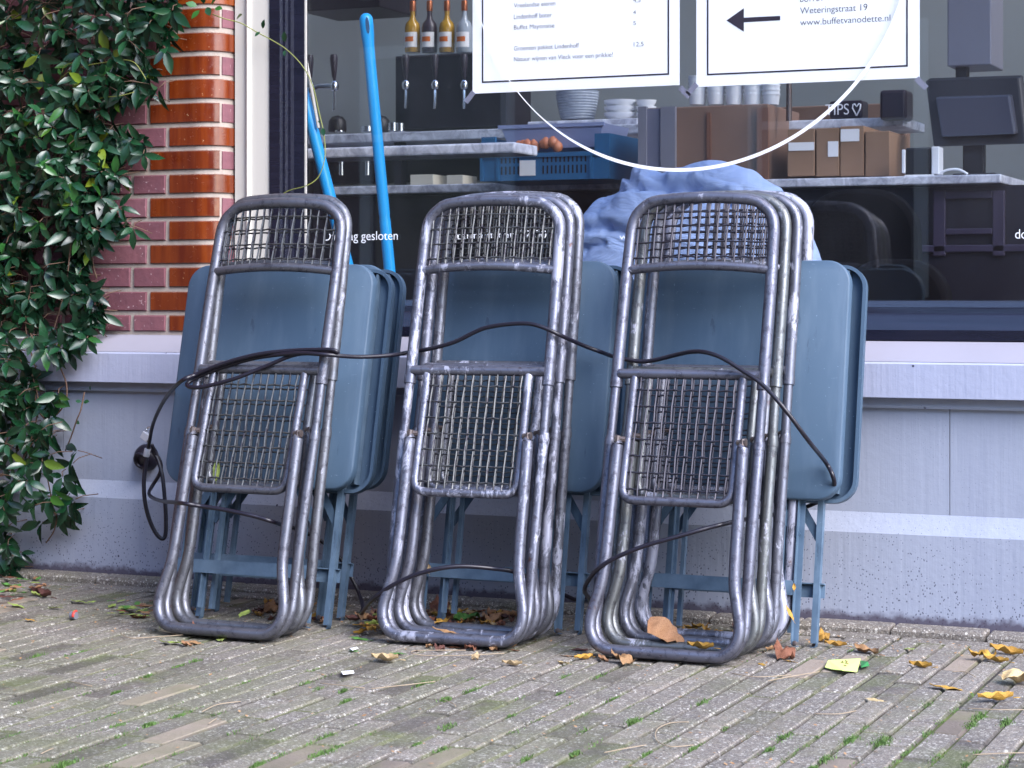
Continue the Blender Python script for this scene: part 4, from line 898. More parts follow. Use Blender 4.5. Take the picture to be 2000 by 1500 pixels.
# dry stalks, numbered only in the picture by where they lie
stalks = [('straw stalk looped before the front rung of the middle stack', [(985, 1276), (900, 1280), (830, 1280), (805, 1276), (810, 1271), (860, 1270), (910, 1270)]), ('long straw stalk lying before the gap left of the middle stack', [(725, 1345), (790, 1338), (850, 1331)]), ('rusty stalk before the left tables', [(625, 1334), (680, 1340), (712, 1344)]), ('pale stalk bent beside the left chair foot', [(235, 1237), (255, 1246), (300, 1244), (358, 1240)]), ('short stalk at the left on pale pavers', [(136, 1330), (160, 1336), (180, 1340)]),
          ('looped straw stalk at the bottom centre right', [(1355, 1455), (1310, 1458), (1283, 1446), (1283, 1425), (1310, 1412), (1345, 1410)]), ('long pale stalk in the lower left third', [(395, 1390), (425, 1376), (470, 1370)]), ('bleached twig in the lower left third', [(408, 1413), (424, 1402)]), ('split twig near the lower left corner', [(80, 1472), (104, 1461)]), ('stalk along the lower right corner', [(1900, 1474), (1960, 1471), (2010, 1470)]), ('curved stalk on the paving right of the lime scrap', [(1860, 1312), (1885, 1312), (1905, 1322)]), ('thin stalk below the small pale leaf', [(1590, 1394), (1640, 1394), (1672, 1388)]), ('long stalk before the right stack', [(1500, 1330), (1540, 1322), (1600, 1312)]), ('straight stalk crossing the long one before the right stack', [(1430, 1315), (1480, 1322), (1545, 1318)]), ('twig beside the golden diagonal leaf', [(1890, 1383), (1950, 1386), (2005, 1386)]), ('kinked stalk at bottom centre', [(1180, 1470), (1220, 1462), (1262, 1455)]), ('short dark twig in front of the middle stack', [(865, 1366), (885, 1374), (890, 1380)])]
for lb, pts_ in stalks:
    m = MB(); m.tube(catmull([gnd(x, y, .003 + .002 * (i % 2)) for i, (x, y) in enumerate(pts_)], 5), .0009, 5); tag(m.build('dry_stalk', MT['straw'], smooth='all'), lb, 'stalk', 'dry stalks on the paving')
# paper scraps and a bottle cap
def scrap(name, pts_, mt, label, cat, up=0.002, bend=.006):
    P = [gnd(x, y, up + bend * (i % 2)) for i, (x, y) in enumerate(pts_)]; n = len(P); m = MB()
    m.add([p for p in P] + [p - Vector((0, 0, .0008)) for p in P], [tuple(range(n)), tuple(reversed(range(n, 2 * n)))] + [(i, (i + 1) % n, n + (i + 1) % n, n + i) for i in range(n)])
    o = m.build(name, mt); tag(o, label, cat); return o
o = scrap('paper_scrap', [(1611, 1303), (1618, 1289), (1655, 1288), (1681, 1286), (1674, 1312), (1645, 1309), (1625, 1307)], MT['note'], 'crumpled lime green paper note with a brown scribble on the paving', 'paper', .004, .003)
m = MB()
for pts_ in ([(1643, 1293), (1646, 1291), (1647, 1294)], [(1651, 1290), (1655, 1292), (1652, 1295), (1657, 1296)], [(1648, 1299), (1653, 1300)]): m.tube([gnd(x, y, .0085) for x, y in pts_], .0009, 5)
m.build('scribble', MT['brownink'], o)
scrap('paper_scrap', [(666, 1311), (690, 1309), (692, 1314), (670, 1317)], MT['paper'], 'small white paper scrap before the middle stack, the nearer of two', 'paper')
scrap('paper_scrap', [(683, 1266), (697, 1263), (700, 1266), (688, 1270)], MT['paper'], 'tiny white paper scrap near the green leaf, the farther of two', 'paper')
scrap('leaf_fragment', [(1680, 1290), (1695, 1292), (1698, 1300), (1682, 1303)], mat('green_leaf_bit', S(40, 120, 60), .5), 'dark green leaf fragment sticking out behind the lime paper note', 'leaf')
a = gnd(144, 1202, .009); cp = empty('metal_cap', a, 'small grey and red cap lying on the paving in front of the vine', 'cap')
m = MB(); m.lathe([(.0085, -.007), (.0092, -.006), (.0092, .006), (.0085, .007)], (0, 0, 0), 16, Matrix.Rotation(R(90), 3, 'Y') ); m.build('shell', MT['grey'], cp, smooth=True)
m = MB(); m.tube([(.0045 + .0 * k, .0094 * math.cos(R(k)), .0094 * math.sin(R(k))) for k in range(60, 200, 12)], .0032, 5); m.build('red_band', mat('red_print', S(196, 60, 50), .5), cp, smooth='all')

# ------------------------------------------------------------------ inside the window
def ibox(mb, x0, y0, x1, y1, Y, dep=.2, tone=None):
    xm = min(max((x0 + x1) / 2, 0), 2000); a, b = at(x0, y1, Y), at(x1, y0, Y); a.z, b.z = at(xm, y1, Y).z, at(xm, y0, Y).z
    mb.box(a.x, b.x, Y, Y + dep, a.z, b.z, tone); return a, b
def solid(name, rect, Y, dep, mt, label, cat, group=None, bevel=.004, parent=None):
    m = MB(); ibox(m, *rect, Y, dep); o = m.build(name, mt, parent, bevel=bevel)
    if not parent: tag(o, label, cat, group)
    return o
def placed(o, parent): o.parent = parent; o.matrix_parent_inverse = Matrix.Translation(-Vector(parent.location)); return o
# broom handles
def handle(p0, p1, Y0, Y1, name, label, hole=False):
    a, b = at(p0[0], p0[1], Y0), at(p1[0], p1[1], Y1); d = b - a; m = MB(); L_ = d.length
    pr = [(0, .006), (.004, .012), (.012, .0165), (.03, .0172), (.055, .0165), (.075, .0145), (.12, .0142), (.5, .0142), (.51, .0132), (.52, .0142), (L_, .0148)]
    if not hole: pr = [(0, .010), (.006, .0142), (.3, .0145), (.31, .0152), (L_, .016)]
    m.tube([a + d.normalized() * t for t, r in pr], [r for t, r in pr], 16)
    r_ = empty(name, b, label, 'broom'); placed(m.build('handle', MT['blue'], smooth=True), r_)
    br = MB(); e = b; br.box(e.x - .15, e.x + .15, e.y - .03, e.y + .03, ZS - .48, ZS - .44); br.box(e.x - .15, e.x + .15, e.y - .028, e.y + .028, ZS - .505, ZS - .4805); placed(br.build('brush_head', MT['blue']), r_)
    if hole:
        m = MB(); q = a + d.normalized() * .03; n_ = (Vector((CX, CY, EYE)) - q).normalized(); u = d.normalized(); s_ = u.cross(n_); vs = []
        for k in range(14): an = 2 * math.pi * k / 14; vs.append(q + n_ * .0173 - s_ * .002 + u * (.021 * math.sin(an)) + s_ * (.0048 * math.cos(an)))
        vs2 = [v - n_ * .008 for v in vs]; m.add(vs + vs2, [tuple(range(14))] + [(i, (i + 1) % 14, 14 + (i + 1) % 14, 14 + i) for i in range(14)]); placed(m.build('hanging_hole', mat('hole_blue', S(10, 60, 96), .6)), r_)
handle((714, 26), (764, 560), .215, .30, 'broom', 'sky blue broom handle with a hanging hole leaning on the window, the upright one', True)
handle((553, 26), (689, 560), .215, .30, 'broom', 'sky blue broom handle leaning steeply behind the window frame', False)
m = MB(); a, b = at(585, 45, .22), at(622, 250, .24); m.tube([a, b], .004, 8); tag(m.build('white_stick', MT['white'], smooth=True), 'thin white stick leaning beside the slanted blue broom handle', 'stick')
# counters
YB2 = 2.15
bar = empty('back_bar', at(900, 560, YB2), 'dark back bar with grey stone shelves along the rear of the cafe', 'bar counter')
m = MB(); ibox(m, 300, 258, 1250, 276, YB2, .45); placed(m.build('upper_shelf', MT['marble'], bevel=.004), bar)
m = MB(); ibox(m, 300, 362, 1250, 378, YB2 - .1, .5); placed(m.build('lower_shelf', MT['marble'], bevel=.004), bar)
m = MB(); ibox(m, 300, 282, 1250, 356, YB2 + .3, .1); ibox(m, 300, 382, 1260, 740, YB2 - .05, .3); placed(m.build('front_panel', MT['bar']), bar)
m = MB()
for x in (770, 1000): ibox(m, x, 278, x + 14, 360, YB2 + .02, .04)
placed(m.build('post', MT['bar']), bar)
wt = empty('window_table', at(700, 560, .95), 'narrow marble topped high table just inside the left of the window', 'table')
m = MB(); a, b = at(300, 303, .95), at(1005, 282, .95); a.z, b.z = at(850, 303, .95).z, at(850, 282, .95).z; m.box(a.x, b.x, .95, 1.12, a.z, b.z); placed(m.build('table_top', MT['marble'], bevel=.006), wt)
m = MB(); c_ = at(620, 400, 1.1); m.box(c_.x - .03, c_.x + .03, 1.02, 1.08, RZ, a.z - .001); placed(m.build('leg', MT['bar']), wt)
# chrome rods under the table
for x in (605, 667, 718):
    m = MB(); a, b = at(x, 306, 1.9), at(x, 342, 1.9); m.tube([a, b], .009, 10); tag(m.build('chrome_canister', MT['chrome'], smooth=True), {605: 'slim chrome canister leftmost under the marble table edge', 667: 'chrome canister in the middle of three under the marble edge', 718: 'chrome canister rightmost of three under the marble edge'}[x], 'canister', 'chrome canisters behind the bar')
for x0, x1, y0, y1, lb in ((801, 846, 341, 361, 'beige card box on the lower stone shelf, the left and wider one'), (872, 904, 342, 361, 'small pale card box on the lower stone shelf beside the blue crate')): solid('card_box', (x0, y0, x1, y1), YB2 - .02, .12, MT['cream'], lb, 'box', None, .002)
# cups and lids on the upper shelf
for i, (x, y0, w_) in enumerate(((718, 247, 12), (768, 240, 9), (782, 241, 8), (664, 255, 9))):
    a = at(x, 258, YB2 + .1); r_ = (at(x + w_, 258, YB2 + .1).x - at(x - w_, 258, YB2 + .1).x) / 2; h_ = at(x, y0, YB2 + .1).z - a.z
    m = MB(); m.lathe([(r_ * .8, 0), (r_, h_ * .1), (r_, h_), (r_ * .85, h_), (r_ * .8, h_ * .2)], a, 16); tag(m.build('steel_cup', MT['chrome'], smooth=True), ['wide steel cup behind the upright broom handle', 'steel cup left of the black tap panel foot', 'steel cup touching the black tap panel foot', 'low steel cup beside the dark domed grinder'][i], 'cup', 'steel cups on the bar')
for i, x in enumerate((659, 744)):
    a = at(x, 258, YB2 + .15); m = MB(); m.lathe([(.032, 0), (.034, .01), (.032, .04), (.02, .055), (.004, .06)], a, 16); tag(m.build('dark_dome', MT['black'], smooth=True), ('dark domed pot on the bar between the two brooms', 'dark domed pot half hidden by the upright broom')[i], 'pot')
# beer taps
def tap_column(parent, x, y, Y, hs=1.0, front=True):
    c_ = at(x, y, Y); sc = .0018 * hs
    t_ = MB(); t_.lathe([(.004, -.020), (.013, -.014), (.016, 0), (.013, .012), (.006, .018)], c_, 16); t_.tube([c_ + Vector((0, .0, -.015)), c_ + Vector((.002, -.004, -.05)), c_ + Vector((.001, -.006, -.085))], [.006, .0055, .005], 8)
    if not front: t_.tube([c_, c_ + Vector((-.06, 0, .002)), c_ + Vector((-.10, 0, -.012)), c_ + Vector((-.13, 0, -.05)), c_ + Vector((-.135, 0, -.16))], [.010, .010, .013, .016, .016], 10)
    body = placed(t_.build('tap', MT['chrome'], smooth=True), parent)
    hnd = MB(); hnd.tube([c_ + Vector((0, 0, .014)), c_ + Vector((0, 0, .024)), c_ + Vector((0, -.002, .035)), c_ + Vector((0, -.004, .095)), c_ + Vector((0, -.004, .108))], [.004, .005, .0085, .0145, .011], 12)
    h_ = hnd.build('tap_handle', MT['navy'], smooth=True); h_.parent = body; h_.matrix_parent_inverse = body.matrix_parent_inverse.copy() if False else Matrix.Translation(-Vector(parent.location)); h_.matrix_parent_inverse = Matrix.Identity(4)
tt = empty('beer_tap', at(640, 258, YB2 - .2), 'silver beer tap with two black handles standing behind the slanted broom', 'beer tap')
tap_column(tt, 653, 168, YB2 - .2, 1, False); tap_column(tt, 606, 168, YB2 - .12, 1, True)
tp = empty('tap_panel', at(860, 258, YB2 + .2), 'black upright panel with three chrome beer taps below the bottles', 'beer tap')
m = MB(); a, b = ibox(m, 772, 104, 990, 250, YB2 + .2, .22); placed(m.build('panel', MT['bar'], bevel=.004), tp)
for x in (793, 850, 907): tap_column(tp, x, 166, YB2 + .15)
# bottles
bt = None
for i, (x, lb) in enumerate(((806, 'leftmost of the four clear bottles, amber drink, orange printed label'), (839, 'second clear bottle from the left, dark drink, orange printed label'), (873, 'third clear bottle from the left, amber drink beside its label'), (907, 'rightmost of the four clear bottles, close to the menu poster'))):
    c_ = at(x, 103, YB2 + .25); r_ = empty('bottle', c_, lb, 'bottle', 'bottles in a row on the black tap panel')
    m = MB(); m.lathe([(.026, 0), (.0285, .004), (.0285, .09), (.025, .105), (.012, .120), (.009, .135), (.009, .175)], (0, 0, 0), 20); m.build('glass_body', (MT['amber'], MT['navy'], MT['amber'], MT['clear'])[i], r_, smooth=True)
    m = MB(); vs = []
    for k in range(11): an = R(-150 + 12 * k); vs += [(.0292 * math.cos(an), .0292 * math.sin(an), .018), (.0292 * math.cos(an), .0292 * math.sin(an), .072)]
    m.add(vs, [(2 * k, 2 * k + 2, 2 * k + 3, 2 * k + 1) for k in range(10)]); lb_ = m.build('paper_label', MT['label'], r_, smooth='all')
    m = MB(); vs = []
    for k in range(7): an = R(-132 + 12 * k); vs += [(.0297 * math.cos(an), .0297 * math.sin(an), .038), (.0297 * math.cos(an), .0297 * math.sin(an), .056)]
    m.add(vs, [(2 * k, 2 * k + 2, 2 * k + 3, 2 * k + 1) for k in range(6)]); m.build('orange_print', MT['orange'], lb_, smooth='all')
    m = MB(); m.lathe([(.0108, .15), (.0112, .152), (.0112, .185), (.010, .187)], (0, 0, 0), 16); m.build('cap', MT['copper'], r_, smooth=True)
# blue crate with a tub of onions
YC = 1.75
a = at(940, 353, YC); cr = empty('crate', a, 'blue slotted plastic crate with a white tag on the lower stone shelf', 'crate')
x0, x1 = at(940, 353, YC).x, at(1190, 353, YC).x; zb, zt = at(1000, 353, YC).z, at(1000, 266, YC).z; zr = at(1000, 300, YC).z
m = MB(); m.box(x0, x1, YC, YC + .012, zb, zr); m.box(x0, x0 + .012, YC + .012, YC + .34, zb, zt); m.box(x1 - .012, x1, YC + .012, YC + .34, zb, zt); m.box(x0 + .012, x1 - .012, YC + .33, YC + .342, zb, zt); m.box(x0 + .012, x1 - .012, YC + .012, YC + .33, zb, zb + .01)
m.box(x0, x0 + .05, YC, YC + .011, zr, zt); m.box(x1 - .05, x1, YC, YC + .011, zr, zt)
for x in (x0 - .002, x0 + .055, x1 - .065): m.box(x, x + .010, YC - .006, YC - .0005, zb, zr)
m.box(x0 - .002, x1 + .002, YC - .008, YC - .0007, zr - .014, zr)
placed(m.build('body', MT['crate']), cr)
m = MB()
for r_ in range(2):
    for k in range(22):
        x = x0 + .07 + k * .0145
        if x < x1 - .08 and not (.13 < x - x0 < .21): z = zb + .02 + r_ * .036; m.box(x, x + .005, YC - .0012, YC - .0002, z, z + .026)
placed(m.build('slots', MT['black']), cr)
m = MB(); ibox(m, 1015, 313, 1045, 343, YC - .004, .003); placed(m.build('tag', MT['label']), cr)
tb = empty('onion_tub', at(1060, 300, YC + .1), 'frosted plastic tub of orange onions standing in the blue crate', 'tub')
m = MB(); A, B = at(985, 292, YC + .06), at(1180, 240, YC + .06); m.add([(A.x + .02, YC + .06, A.z), (B.x - .02, YC + .06, A.z), (B.x - .02, YC + .28, A.z), (A.x + .02, YC + .28, A.z), (A.x - .01, YC + .05, B.z), (B.x, YC + .05, B.z), (B.x, YC + .29, B.z), (A.x - .01, YC + .29, B.z)], [(0, 3, 2, 1), (0, 1, 5, 4), (1, 2, 6, 5), (2, 3, 7, 6), (3, 0, 4, 7)]); m.box(A.x - .016, B.x + .006, YC + .044, YC + .052, B.z - .010, B.z + .002); placed(m.build('box', MT['tub']), tb)
m = MB()
for k in range(9):
    x = at(1010 + k * 10 + rf.uniform(-3, 3), 285, YC + .04); rr = rf.uniform(.014, .02); m.lathe([(rr * .3, -rr), (rr * .8, -rr * .6), (rr, 0), (rr * .8, rr * .6), (rr * .2, rr * 1.1)], (x.x, YC + .035 + rf.uniform(-.004, .01), x.z + rf.uniform(-.006, .012)), 10)
placed(m.build('onions', MT['onion'], smooth=True), tb)
# basket and bowls behind
solid('wall_shelf', (1030, 234, 1245, 262), YB2 + .15, .3, MT['marble'], 'pale stone wall shelf under the woven basket', 'shelf')
c_ = at(1128, 234, YB2 + .32); m = MB(); prof = []
for k in range(22): t = k / 21; prof.append((.058 + .026 * t - .008 * t * t * t + (.0016 if k % 2 else -.0016), .10 * t))
m.lathe(prof, c_, 40); tag(m.build('basket', MT['rope'], smooth=False), 'grey woven basket on the stone wall shelf', 'basket')
for x, w_, lb in ((1212, 33, 'stack of white bowls right of the woven basket'), (1262, 20, 'white bowl half hidden behind the grey cabinet')):
    c_ = at(x, 233, YB2 + .3); m = MB(); r_ = w_ * .0018
    for q in range(3): m.lathe([(r_ * .7, q * .022), (r_ * .95, q * .022 + .012), (r_, q * .022 + .022), (r_ * .96, q * .022 + .022)], c_, 22)
    tag(m.build('bowl_stack', MT['china'], smooth=True), lb, 'bowls')
# cabinet, board, cups
gc = empty('grey_cabinet', at(1300, 400, 1.7), 'grey cabinet with a dark glass door behind the fabric bag', 'cabinet')
m = MB(); ibox(m, 1246, 207, 1500, 520, 1.72, .35); placed(m.build('body', MT['wood'], bevel=.004), gc)
m = MB(); ibox(m, 1246, 208, 1262, 520, 1.700, .018); ibox(m, 1290, 208, 1318, 520, 1.700, .018); placed(m.build('frame', MT['grey']), gc)
m = MB(); ibox(m, 1262.5, 212, 1289.5, 516, 1.708, .01); placed(m.build('door', mat('lavender_grey', S(110, 112, 130), .4)), gc)
m = MB(); ibox(m, 1380, 220, 1388, 516, 1.712, .006); ibox(m, 1478, 210, 1500, 516, 1.700, .016); placed(m.build('trim', mat('trim_brown', S(112, 76, 60), .5)), gc)
solid('brown_partition', (1500, 205, 1770, 350), 2.45, .06, MT['wood'], 'brown wooden partition behind the tips tin shelf', 'partition')
for i in range(5):
    x = 1362 + i * 36; c_ = at(x, 205, 1.85); m = MB()
    for q in range(5): m.lathe([(.024, q * .014), (.0275, q * .014 + .030), (.029, q * .014 + .030), (.029, q * .014 + .034)], c_, 20)
    tag(m.build('cup_stack', MT['china'], smooth=True), 'stack of white paper cups on the cabinet top, ' + ['leftmost of five', 'second of five from the left', 'third of five from the left', 'fourth of five from the left', 'rightmost of five'][i], 'cups', 'paper cups on the cabinet')
m = MB(); a = at(1541, 162, 1.80); b = at(1541, 236, 1.80); m.tube([a, b], .009, 10); tag(m.build('steel_bar', MT['steel'], smooth=True), 'vertical steel bar hanging right of the paper cup stacks', 'bar')
# tips shelf
solid('tips_shelf', (1530, 232, 1765, 250), 1.95, .3, MT['marble'], 'marble shelf holding the dark tips tin', 'shelf')
a = at(1620, 232, 1.98); b = at(1684, 195, 1.98); tin = empty('tips_tin', ((a.x + b.x) / 2, 1.98, a.z), 'dark tin with white hand lettering and a heart on the marble shelf', 'tin')
m = MB(); m.box(a.x, b.x, 1.98, 2.06, a.z + .0005, b.z); placed(m.build('body', MT['navy'], bevel=.006), tin)
o = text('lettering', 'TIPS', 1612, 225, 203, 1.9775, MT['decal'], None, 1658); placed(o, tin)
hp = [at(x, y, 1.9772) for x, y in ((1673, 226), (1665, 211), (1666, 204), (1669, 203), (1673, 208), (1678, 202), (1681, 204), (1680, 212), (1673, 226))]
m = MB(); m.tube(hp, .0022, 6); placed(m.build('heart', MT['decal'], smooth='all'), tin)
a = at(1728, 238, 1.97); b = at(1780, 178, 1.97); m = MB(); m.box(a.x, b.x, 1.9, 2.0, a.z - .0, b.z); tag(m.build('dark_dispenser', MT['navy'], bevel=.01), 'dark rounded dispenser standing at the end of the tips shelf', 'dispenser')
# counter with boxes, till and card reader
ct = empty('counter', at(1750, 520, 1.55), 'dark counter with a pale stone top on the right', 'counter')
m = MB(); ibox(m, 1490, 345, 1955, 362, 1.55, .6); placed(m.build('counter_top', MT['marble'], bevel=.004), ct)
m = MB(); ibox(m, 1500, 363, 2300, 740, 1.62, .4); placed(m.build('front', MT['bar']), ct)
m = MB()
for x0, y0, x1, y1 in ((1822, 372, 1846, 500), (1938, 372, 1962, 500), (1846, 372, 1938, 388), (1846, 446, 1938, 458), (1800, 478, 2050, 492)): ibox(m, x0, y0, x1, y1, 1.604, .014)
placed(m.build('reflection_bars', mat('reflection_violet', S(52, 46, 66), .4), bevel=.003), ct)  # solid bars imitating the reflected window frame and sill of a facade
for x0, y0, x1, y1, lb, tg in ((1538, 252, 1592, 344, 'tall cardboard box leftmost on the counter with a white strip', [(1540, 278, 1590, 294)]), (1594, 250, 1640, 344, 'cardboard box in the middle of the counter boxes', [(1617, 276, 1637, 306)]), (1641, 246, 1688, 344, 'cardboard box with a white label, second from the till', [(1642, 252, 1678, 276)]), (1690, 256, 1738, 344, 'brown box nearest the card reader on the counter', [])):
    bx = empty('cardboard_box', at((x0 + x1) / 2, y1, 1.7), lb, 'box', 'cardboard boxes on the counter')
    m = MB(); ibox(m, x0, y0, x1 - 1, y1, 1.7, .25); placed(m.build('carton', MT['card'], bevel=.002), bx)
    for t in tg: m = MB(); ibox(m, *t, 1.697, .002); placed(m.build('label_sticker', MT['label']), bx)
pos = empty('till', at(1900, 345, 1.75), 'black touch screen till on a slanted stand seen from behind', 'till')
m = MB(); A = [at(x, y, Y) for x, y, Y in ((1806, 158, 1.85), (1990, 152, 1.85), (2004, 282, 1.72), (1822, 288, 1.72))]; A2 = [v + Vector((.01, .025, .012)) for v in A]; m.add(A + A2, [(0, 3, 2, 1), (4, 5, 6, 7)] + [(i, (i + 1) % 4, 4 + (i + 1) % 4, 4 + i) for i in range(4)]); placed(m.build('screen', MT['black'], bevel=.006), pos)
m = MB(); A = [at(x, y, Y) for x, y, Y in ((1826, 190, 1.795), (1972, 185, 1.795), (1984, 262, 1.72), (1838, 268, 1.72))]; A2 = [v + Vector((.005, .03, .004)) for v in A]; m.add(A + A2, [(0, 3, 2, 1), (4, 5, 6, 7)] + [(i, (i + 1) % 4, 4 + (i + 1) % 4, 4 + i) for i in range(4)]); placed(m.build('back_cover', mat('slate_plastic', S(50, 52, 64), .35), bevel=.006), pos)
m = MB(); ibox(m, 1880, 240, 1922, 340, 1.75, .03); ibox(m, 1860, 338, 1945, 344.5, 1.65, .16); placed(m.build('stand', MT['black'], bevel=.004), pos)
cdr = empty('card_reader', at(1800, 345, 1.62), 'black card reader with a white edge beside the till', 'card reader')
m = MB(); ibox(m, 1768, 288, 1818, 343, 1.62, .05); placed(m.build('face', MT['black'], bevel=.006), cdr)
m = MB(); ibox(m, 1761, 292, 1767.7, 338, 1.615, .05); ibox(m, 1819, 286, 1834, 340, 1.612, .06); ibox(m, 1766, 341, 1824, 344.6, 1.612, .05); placed(m.build('rim', MT['china'], bevel=.004), cdr)
m = MB(); m.tube(catmull([at(x, y, 1.62) for x, y in ((1832, 340), (1850, 332), (1872, 331), (1890, 340))], 6), .0035, 6); placed(m.build('lead', MT['china'], smooth='all'), cdr)
m = MB(); ibox(m, 1850, -60, 1936, 128, 2.0, .2); tag(m.build('extractor_box', MT['grey'], bevel=.004), 'grey metal extractor box hanging at the upper right', 'extractor')
m = MB(); a = at(1880, 128, 2.05); m.box(a.x - .018, a.x + .018, 2.03, 2.07, a.z - .05, a.z - .001); tag(m.build('hanging_plug', MT['black'], bevel=.003), 'black plug hanging under the grey extractor box', 'plug')
m = MB(); ibox(m, 585, -30, 742, 18, 2.3, .3); tag(m.build('dark_hood', MT['bar'], bevel=.004), 'dark ceiling hood at the upper left of the room', 'hood')
# round backed chairs inside
def lounge(px, py, px2, py2, Y, label):
    a, b = at(px, py2, Y), at(px2, py, Y); t_ = empty('tub_chair', ((a.x + b.x) / 2, Y + .2, RZ), label, 'armchair', 'dark round backed chairs inside'); W_ = (b.x - a.x) / 2; cx = (a.x + b.x) / 2; P = rrect(-W_, W_, .25, b.z - RZ, min(W_ * .8, .14), 8); n = len(P); m = MB()
    m.add([(x, -.2, z) for x, z in P] + [(x, -.12, z) for x, z in P], [tuple(range(n)), tuple(reversed(range(n, 2 * n)))] + [(i, n + i, n + (i + 1) % n, (i + 1) % n) for i in range(n)]); m.build('backrest', MT['felt'], t_, smooth=True, bevel=.015)
    m = MB(); m.box(-W_, W_, -.115, .3, .30, .42); m.build('seat', MT['black'], t_, bevel=.03)
    for sx in (-1, 1):
        for y in (-.1, .26): m = MB(); m.tube([(sx * (W_ - .04), y, 0), (sx * (W_ - .04), y, .30)], .014, 8); m.build('leg', MT['black'], t_, smooth=True)
lounge(1560, 366, 1790, 700, .95, 'dark round backed chair behind the right stack of chairs'); lounge(1640, 505, 1850, 700, .55, 'low dark round backed chair just inside the glass above the sill')
# window bench and fabric bag
m = MB(); m.box(-.6, 1.6, .36, .80, RZ, .66); tag(m.build('window_bench', MT['bar'], bevel=.004), 'dark bench built in under the window', 'bench')
def bag():
    yc = .56; a, b = at(1104, 500, yc), at(1640, 500, yc); W_ = (b.x - a.x) / 2; cx = (a.x + b.x) / 2; zb = .661; ht = at(1400, 310, yc).z - zb
    CR = [[((lambda q: (q.x - cx, q.z - zb))(at(px, py, yc - .15))) for px, py in pl_] for pl_ in ([(1196, 322), (1235, 352), (1290, 352), (1345, 348)], [(1345, 348), (1420, 378), (1500, 372)], [(1128, 446), (1180, 436), (1225, 452)], [(1130, 484), (1172, 470)], [(1150, 372), (1190, 352), (1235, 352)])]
    nu, nv = 200, 90; vs = []
    HT = [(-1.01, .62), (-.9, .82), (-.74, .925), (-.62, .895), (-.42, 1.0), (-.28, .965), (.1, .99), (.35, .95), (.55, .87), (.9, .62), (1.01, .5)]
    def hh(t):
        for (a_, b_), (c__, d_) in zip(HT, HT[1:]):
            if a_ <= t <= c__: k_ = (t - a_) / (c__ - a_); k_ = k_ * k_ * (3 - 2 * k_); return b_ + (d_ - b_) * k_
        return HT[-1][1] if t > 0 else HT[0][1]
    for j in range(nv + 1):
        v = j / nv * math.pi / 2
        for i in range(nu):
            th = 2 * math.pi * i / nu; sx, sy = math.cos(th), math.sin(th); r = max(0.0, math.cos(v)) ** .5 * (1 - .06 * math.cos(v) ** 6)
            x = W_ * r * abs(sx) ** .8 * (1 if sx > 0 else -1); y = .17 * r * abs(sy) ** .8 * (1 if sy > 0 else -1)
            z = ht * hh(x / W_) * math.sin(v) ** .85
            p = Vector((x, y, z)); q = p * 6
            f = noise.noise(Vector((q.x * .55, q.y * .5, q.z * .6 + 3))) * .022
            for sc, am, of in ((2.6, .020, 1.7), (5.0, .009, 9.2), (10.5, .003, 4.4)):
                nn_ = noise.noise(Vector((x * sc * .8 + z * sc * .9 + of, y * sc * .6, z * sc * .75 - x * sc * .55)))
                f -= am * (1 - min(1, abs(nn_) * 3.2)) ** 2 * (.35 + .9 * max(0, z / ht - .2))
            if y < .03:
                for pl_ in CR:
                    for (ax, az), (bx, bz) in zip(pl_, pl_[1:]):
                        ex_, ez_ = bx - ax, bz - az; tt_ = ((x - ax) * ex_ + (z - az) * ez_) / (ex_ * ex_ + ez_ * ez_)
                        if -.1 <= tt_ <= 1.1:
                            dd = ((x - ax) * ez_ - (z - az) * ex_) / math.hypot(ex_, ez_)
                            f += .007 * math.exp(-((dd + .022) / .020) ** 2) - .016 * math.exp(-((dd - .004) / .011) ** 2)
            nrm = Vector((x / (W_ * W_), y / (.165 ** 2), (z - ht * .45) / (ht * ht * .25))).normalized()
            p += nrm * f * min(1, v * 3)
            vs.append((p.x + cx, p.y + yc, max(zb, p.z + zb)))
    fs = [(j * nu + i, j * nu + (i + 1) % nu, (j + 1) * nu + (i + 1) % nu, (j + 1) * nu + i) for j in range(nv) for i in range(nu)]
    m = MB(); m.add(vs, fs); r_ = empty('fabric_bag', (cx, yc, zb), 'big slumped periwinkle blue fabric bag in the window behind the right chairs', 'bag'); placed(m.build('body', MT['cloth'], smooth='all'), r_)
bag()

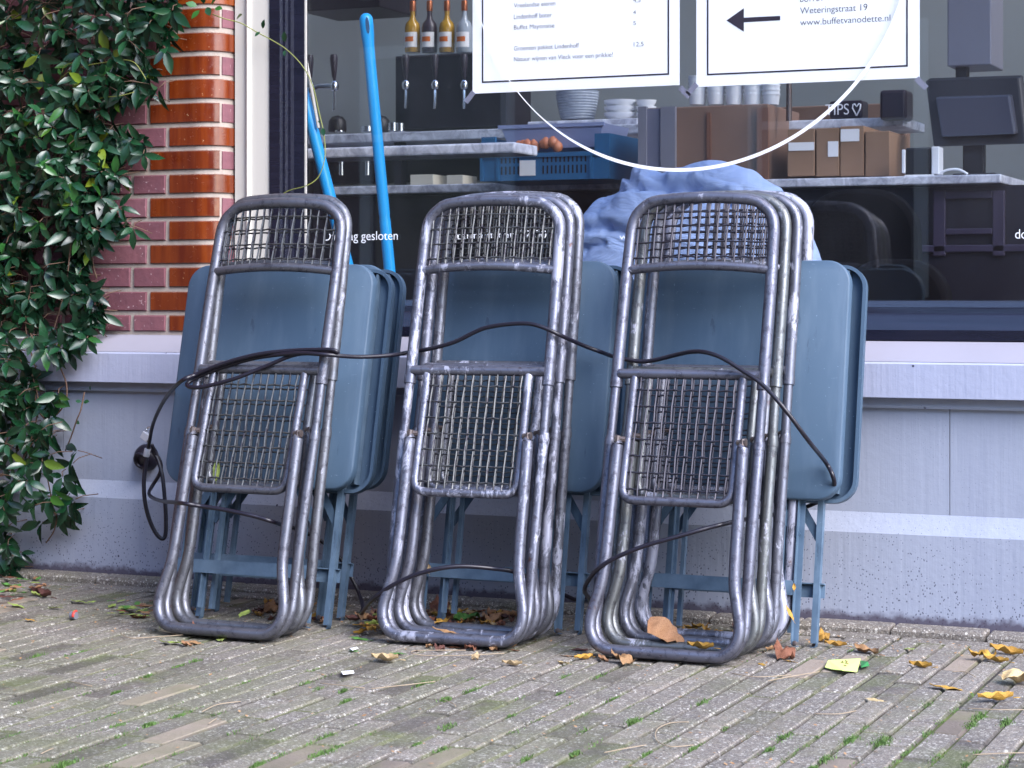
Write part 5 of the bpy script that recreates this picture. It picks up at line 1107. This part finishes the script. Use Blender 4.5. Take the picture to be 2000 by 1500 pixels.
# ------------------------------------------------------------------ across the street (seen mirrored in the glass) and an unseen tree and wing added for shade
op = empty('house_row', (0, -11, 0), 'brick house across the street with tall white framed windows', 'house')
m = MB(); m.box(-14, 14, -12, -11, -.02, 5.4); placed(m.build('wall', MT['opp']), op)
for i in range(8):
    for z in (.7, 3.2):
        x = -12.4 + i * 3.4
        w_ = MB(); w_.box(x - .7, x + .7, -10.99, -10.93, z, z + .1); w_.box(x - .7, x - .6, -10.99, -10.93, z + .1, z + 2.1); w_.box(x + .6, x + .7, -10.99, -10.93, z + .1, z + 2.1); w_.box(x - .6, x + .6, -10.99, -10.93, z + 2.0, z + 2.1); w_.box(x - .6, x + .6, -10.98, -10.94, z + 1.3, z + 1.36); f_ = placed(w_.build('window', MT['oppw']), op)
        g = MB(); g.box(x - .6, x + .6, -10.995, -10.985, z + .1, z + 2.0); gp = g.build('pane', MT['pane'], f_)
tr = empty('shade_tree', (-2.9, -2.3, 0), 'unseen tree with yellowing leaves added to shade the left cafe front', 'tree')  # out of view, added so the crown shades the left wall
m = MB(); m.tube([(0, 0, -.05), (.02, 0, .6), (.05, .02, 1.6), (.02, .05, 2.6)], [.16, .12, .10, .08], 12)
rt = random.Random(5)
for k in range(9):
    an = k * 2.4; m.tube([(.03, .03, 1.9 + k * .08), (.03 + .6 * math.cos(an), .03 + .6 * math.sin(an), 2.6 + .1 * k), (.03 + 1.5 * math.cos(an), .03 + 1.4 * math.sin(an), 3.0 + .2 * k)], [.05, .03, .01], 8)
m.build('trunk', MT['bark'], tr, smooth='all')
m = MB()
for k in range(5200):
    v = Vector((rt.gauss(0, 1), rt.gauss(0, 1), rt.gauss(0, 1))).normalized() * (rt.random() ** .4); c_ = Vector((.5 + v.x * 1.8, .5 + v.y * 1.3, 3.0 + v.z * 1.1))
    if noise.noise(c_ * 1.3) < -.15: continue
    leaf_geo(m, c_, Vector((rt.uniform(-1, 1), rt.uniform(-1, 1), rt.uniform(-1, .2))), Vector((rt.uniform(-.4, .4), rt.uniform(-.4, .4), 1)), rt.uniform(.10, .17), rt.uniform(.06, .09), rt.random(), .2, .2)
m.build('crown', MT['crown'], tr)
nb = empty('shade_wing', (-1.75, -1.3, 0), 'unseen brick wing added to shade the left of the cafe front', 'house')  # out of view, added to block light from the left
m = MB(); m.box(-5.5, -1.75, -1.6, -.001, -.02, 7.5); placed(m.build('wall', MT['opp']), nb)
m = MB(); m.box(-5.6, -1.72, -1.7, -.0005, 7.501, 7.7); placed(m.build('cornice', MT['oppw']), nb)
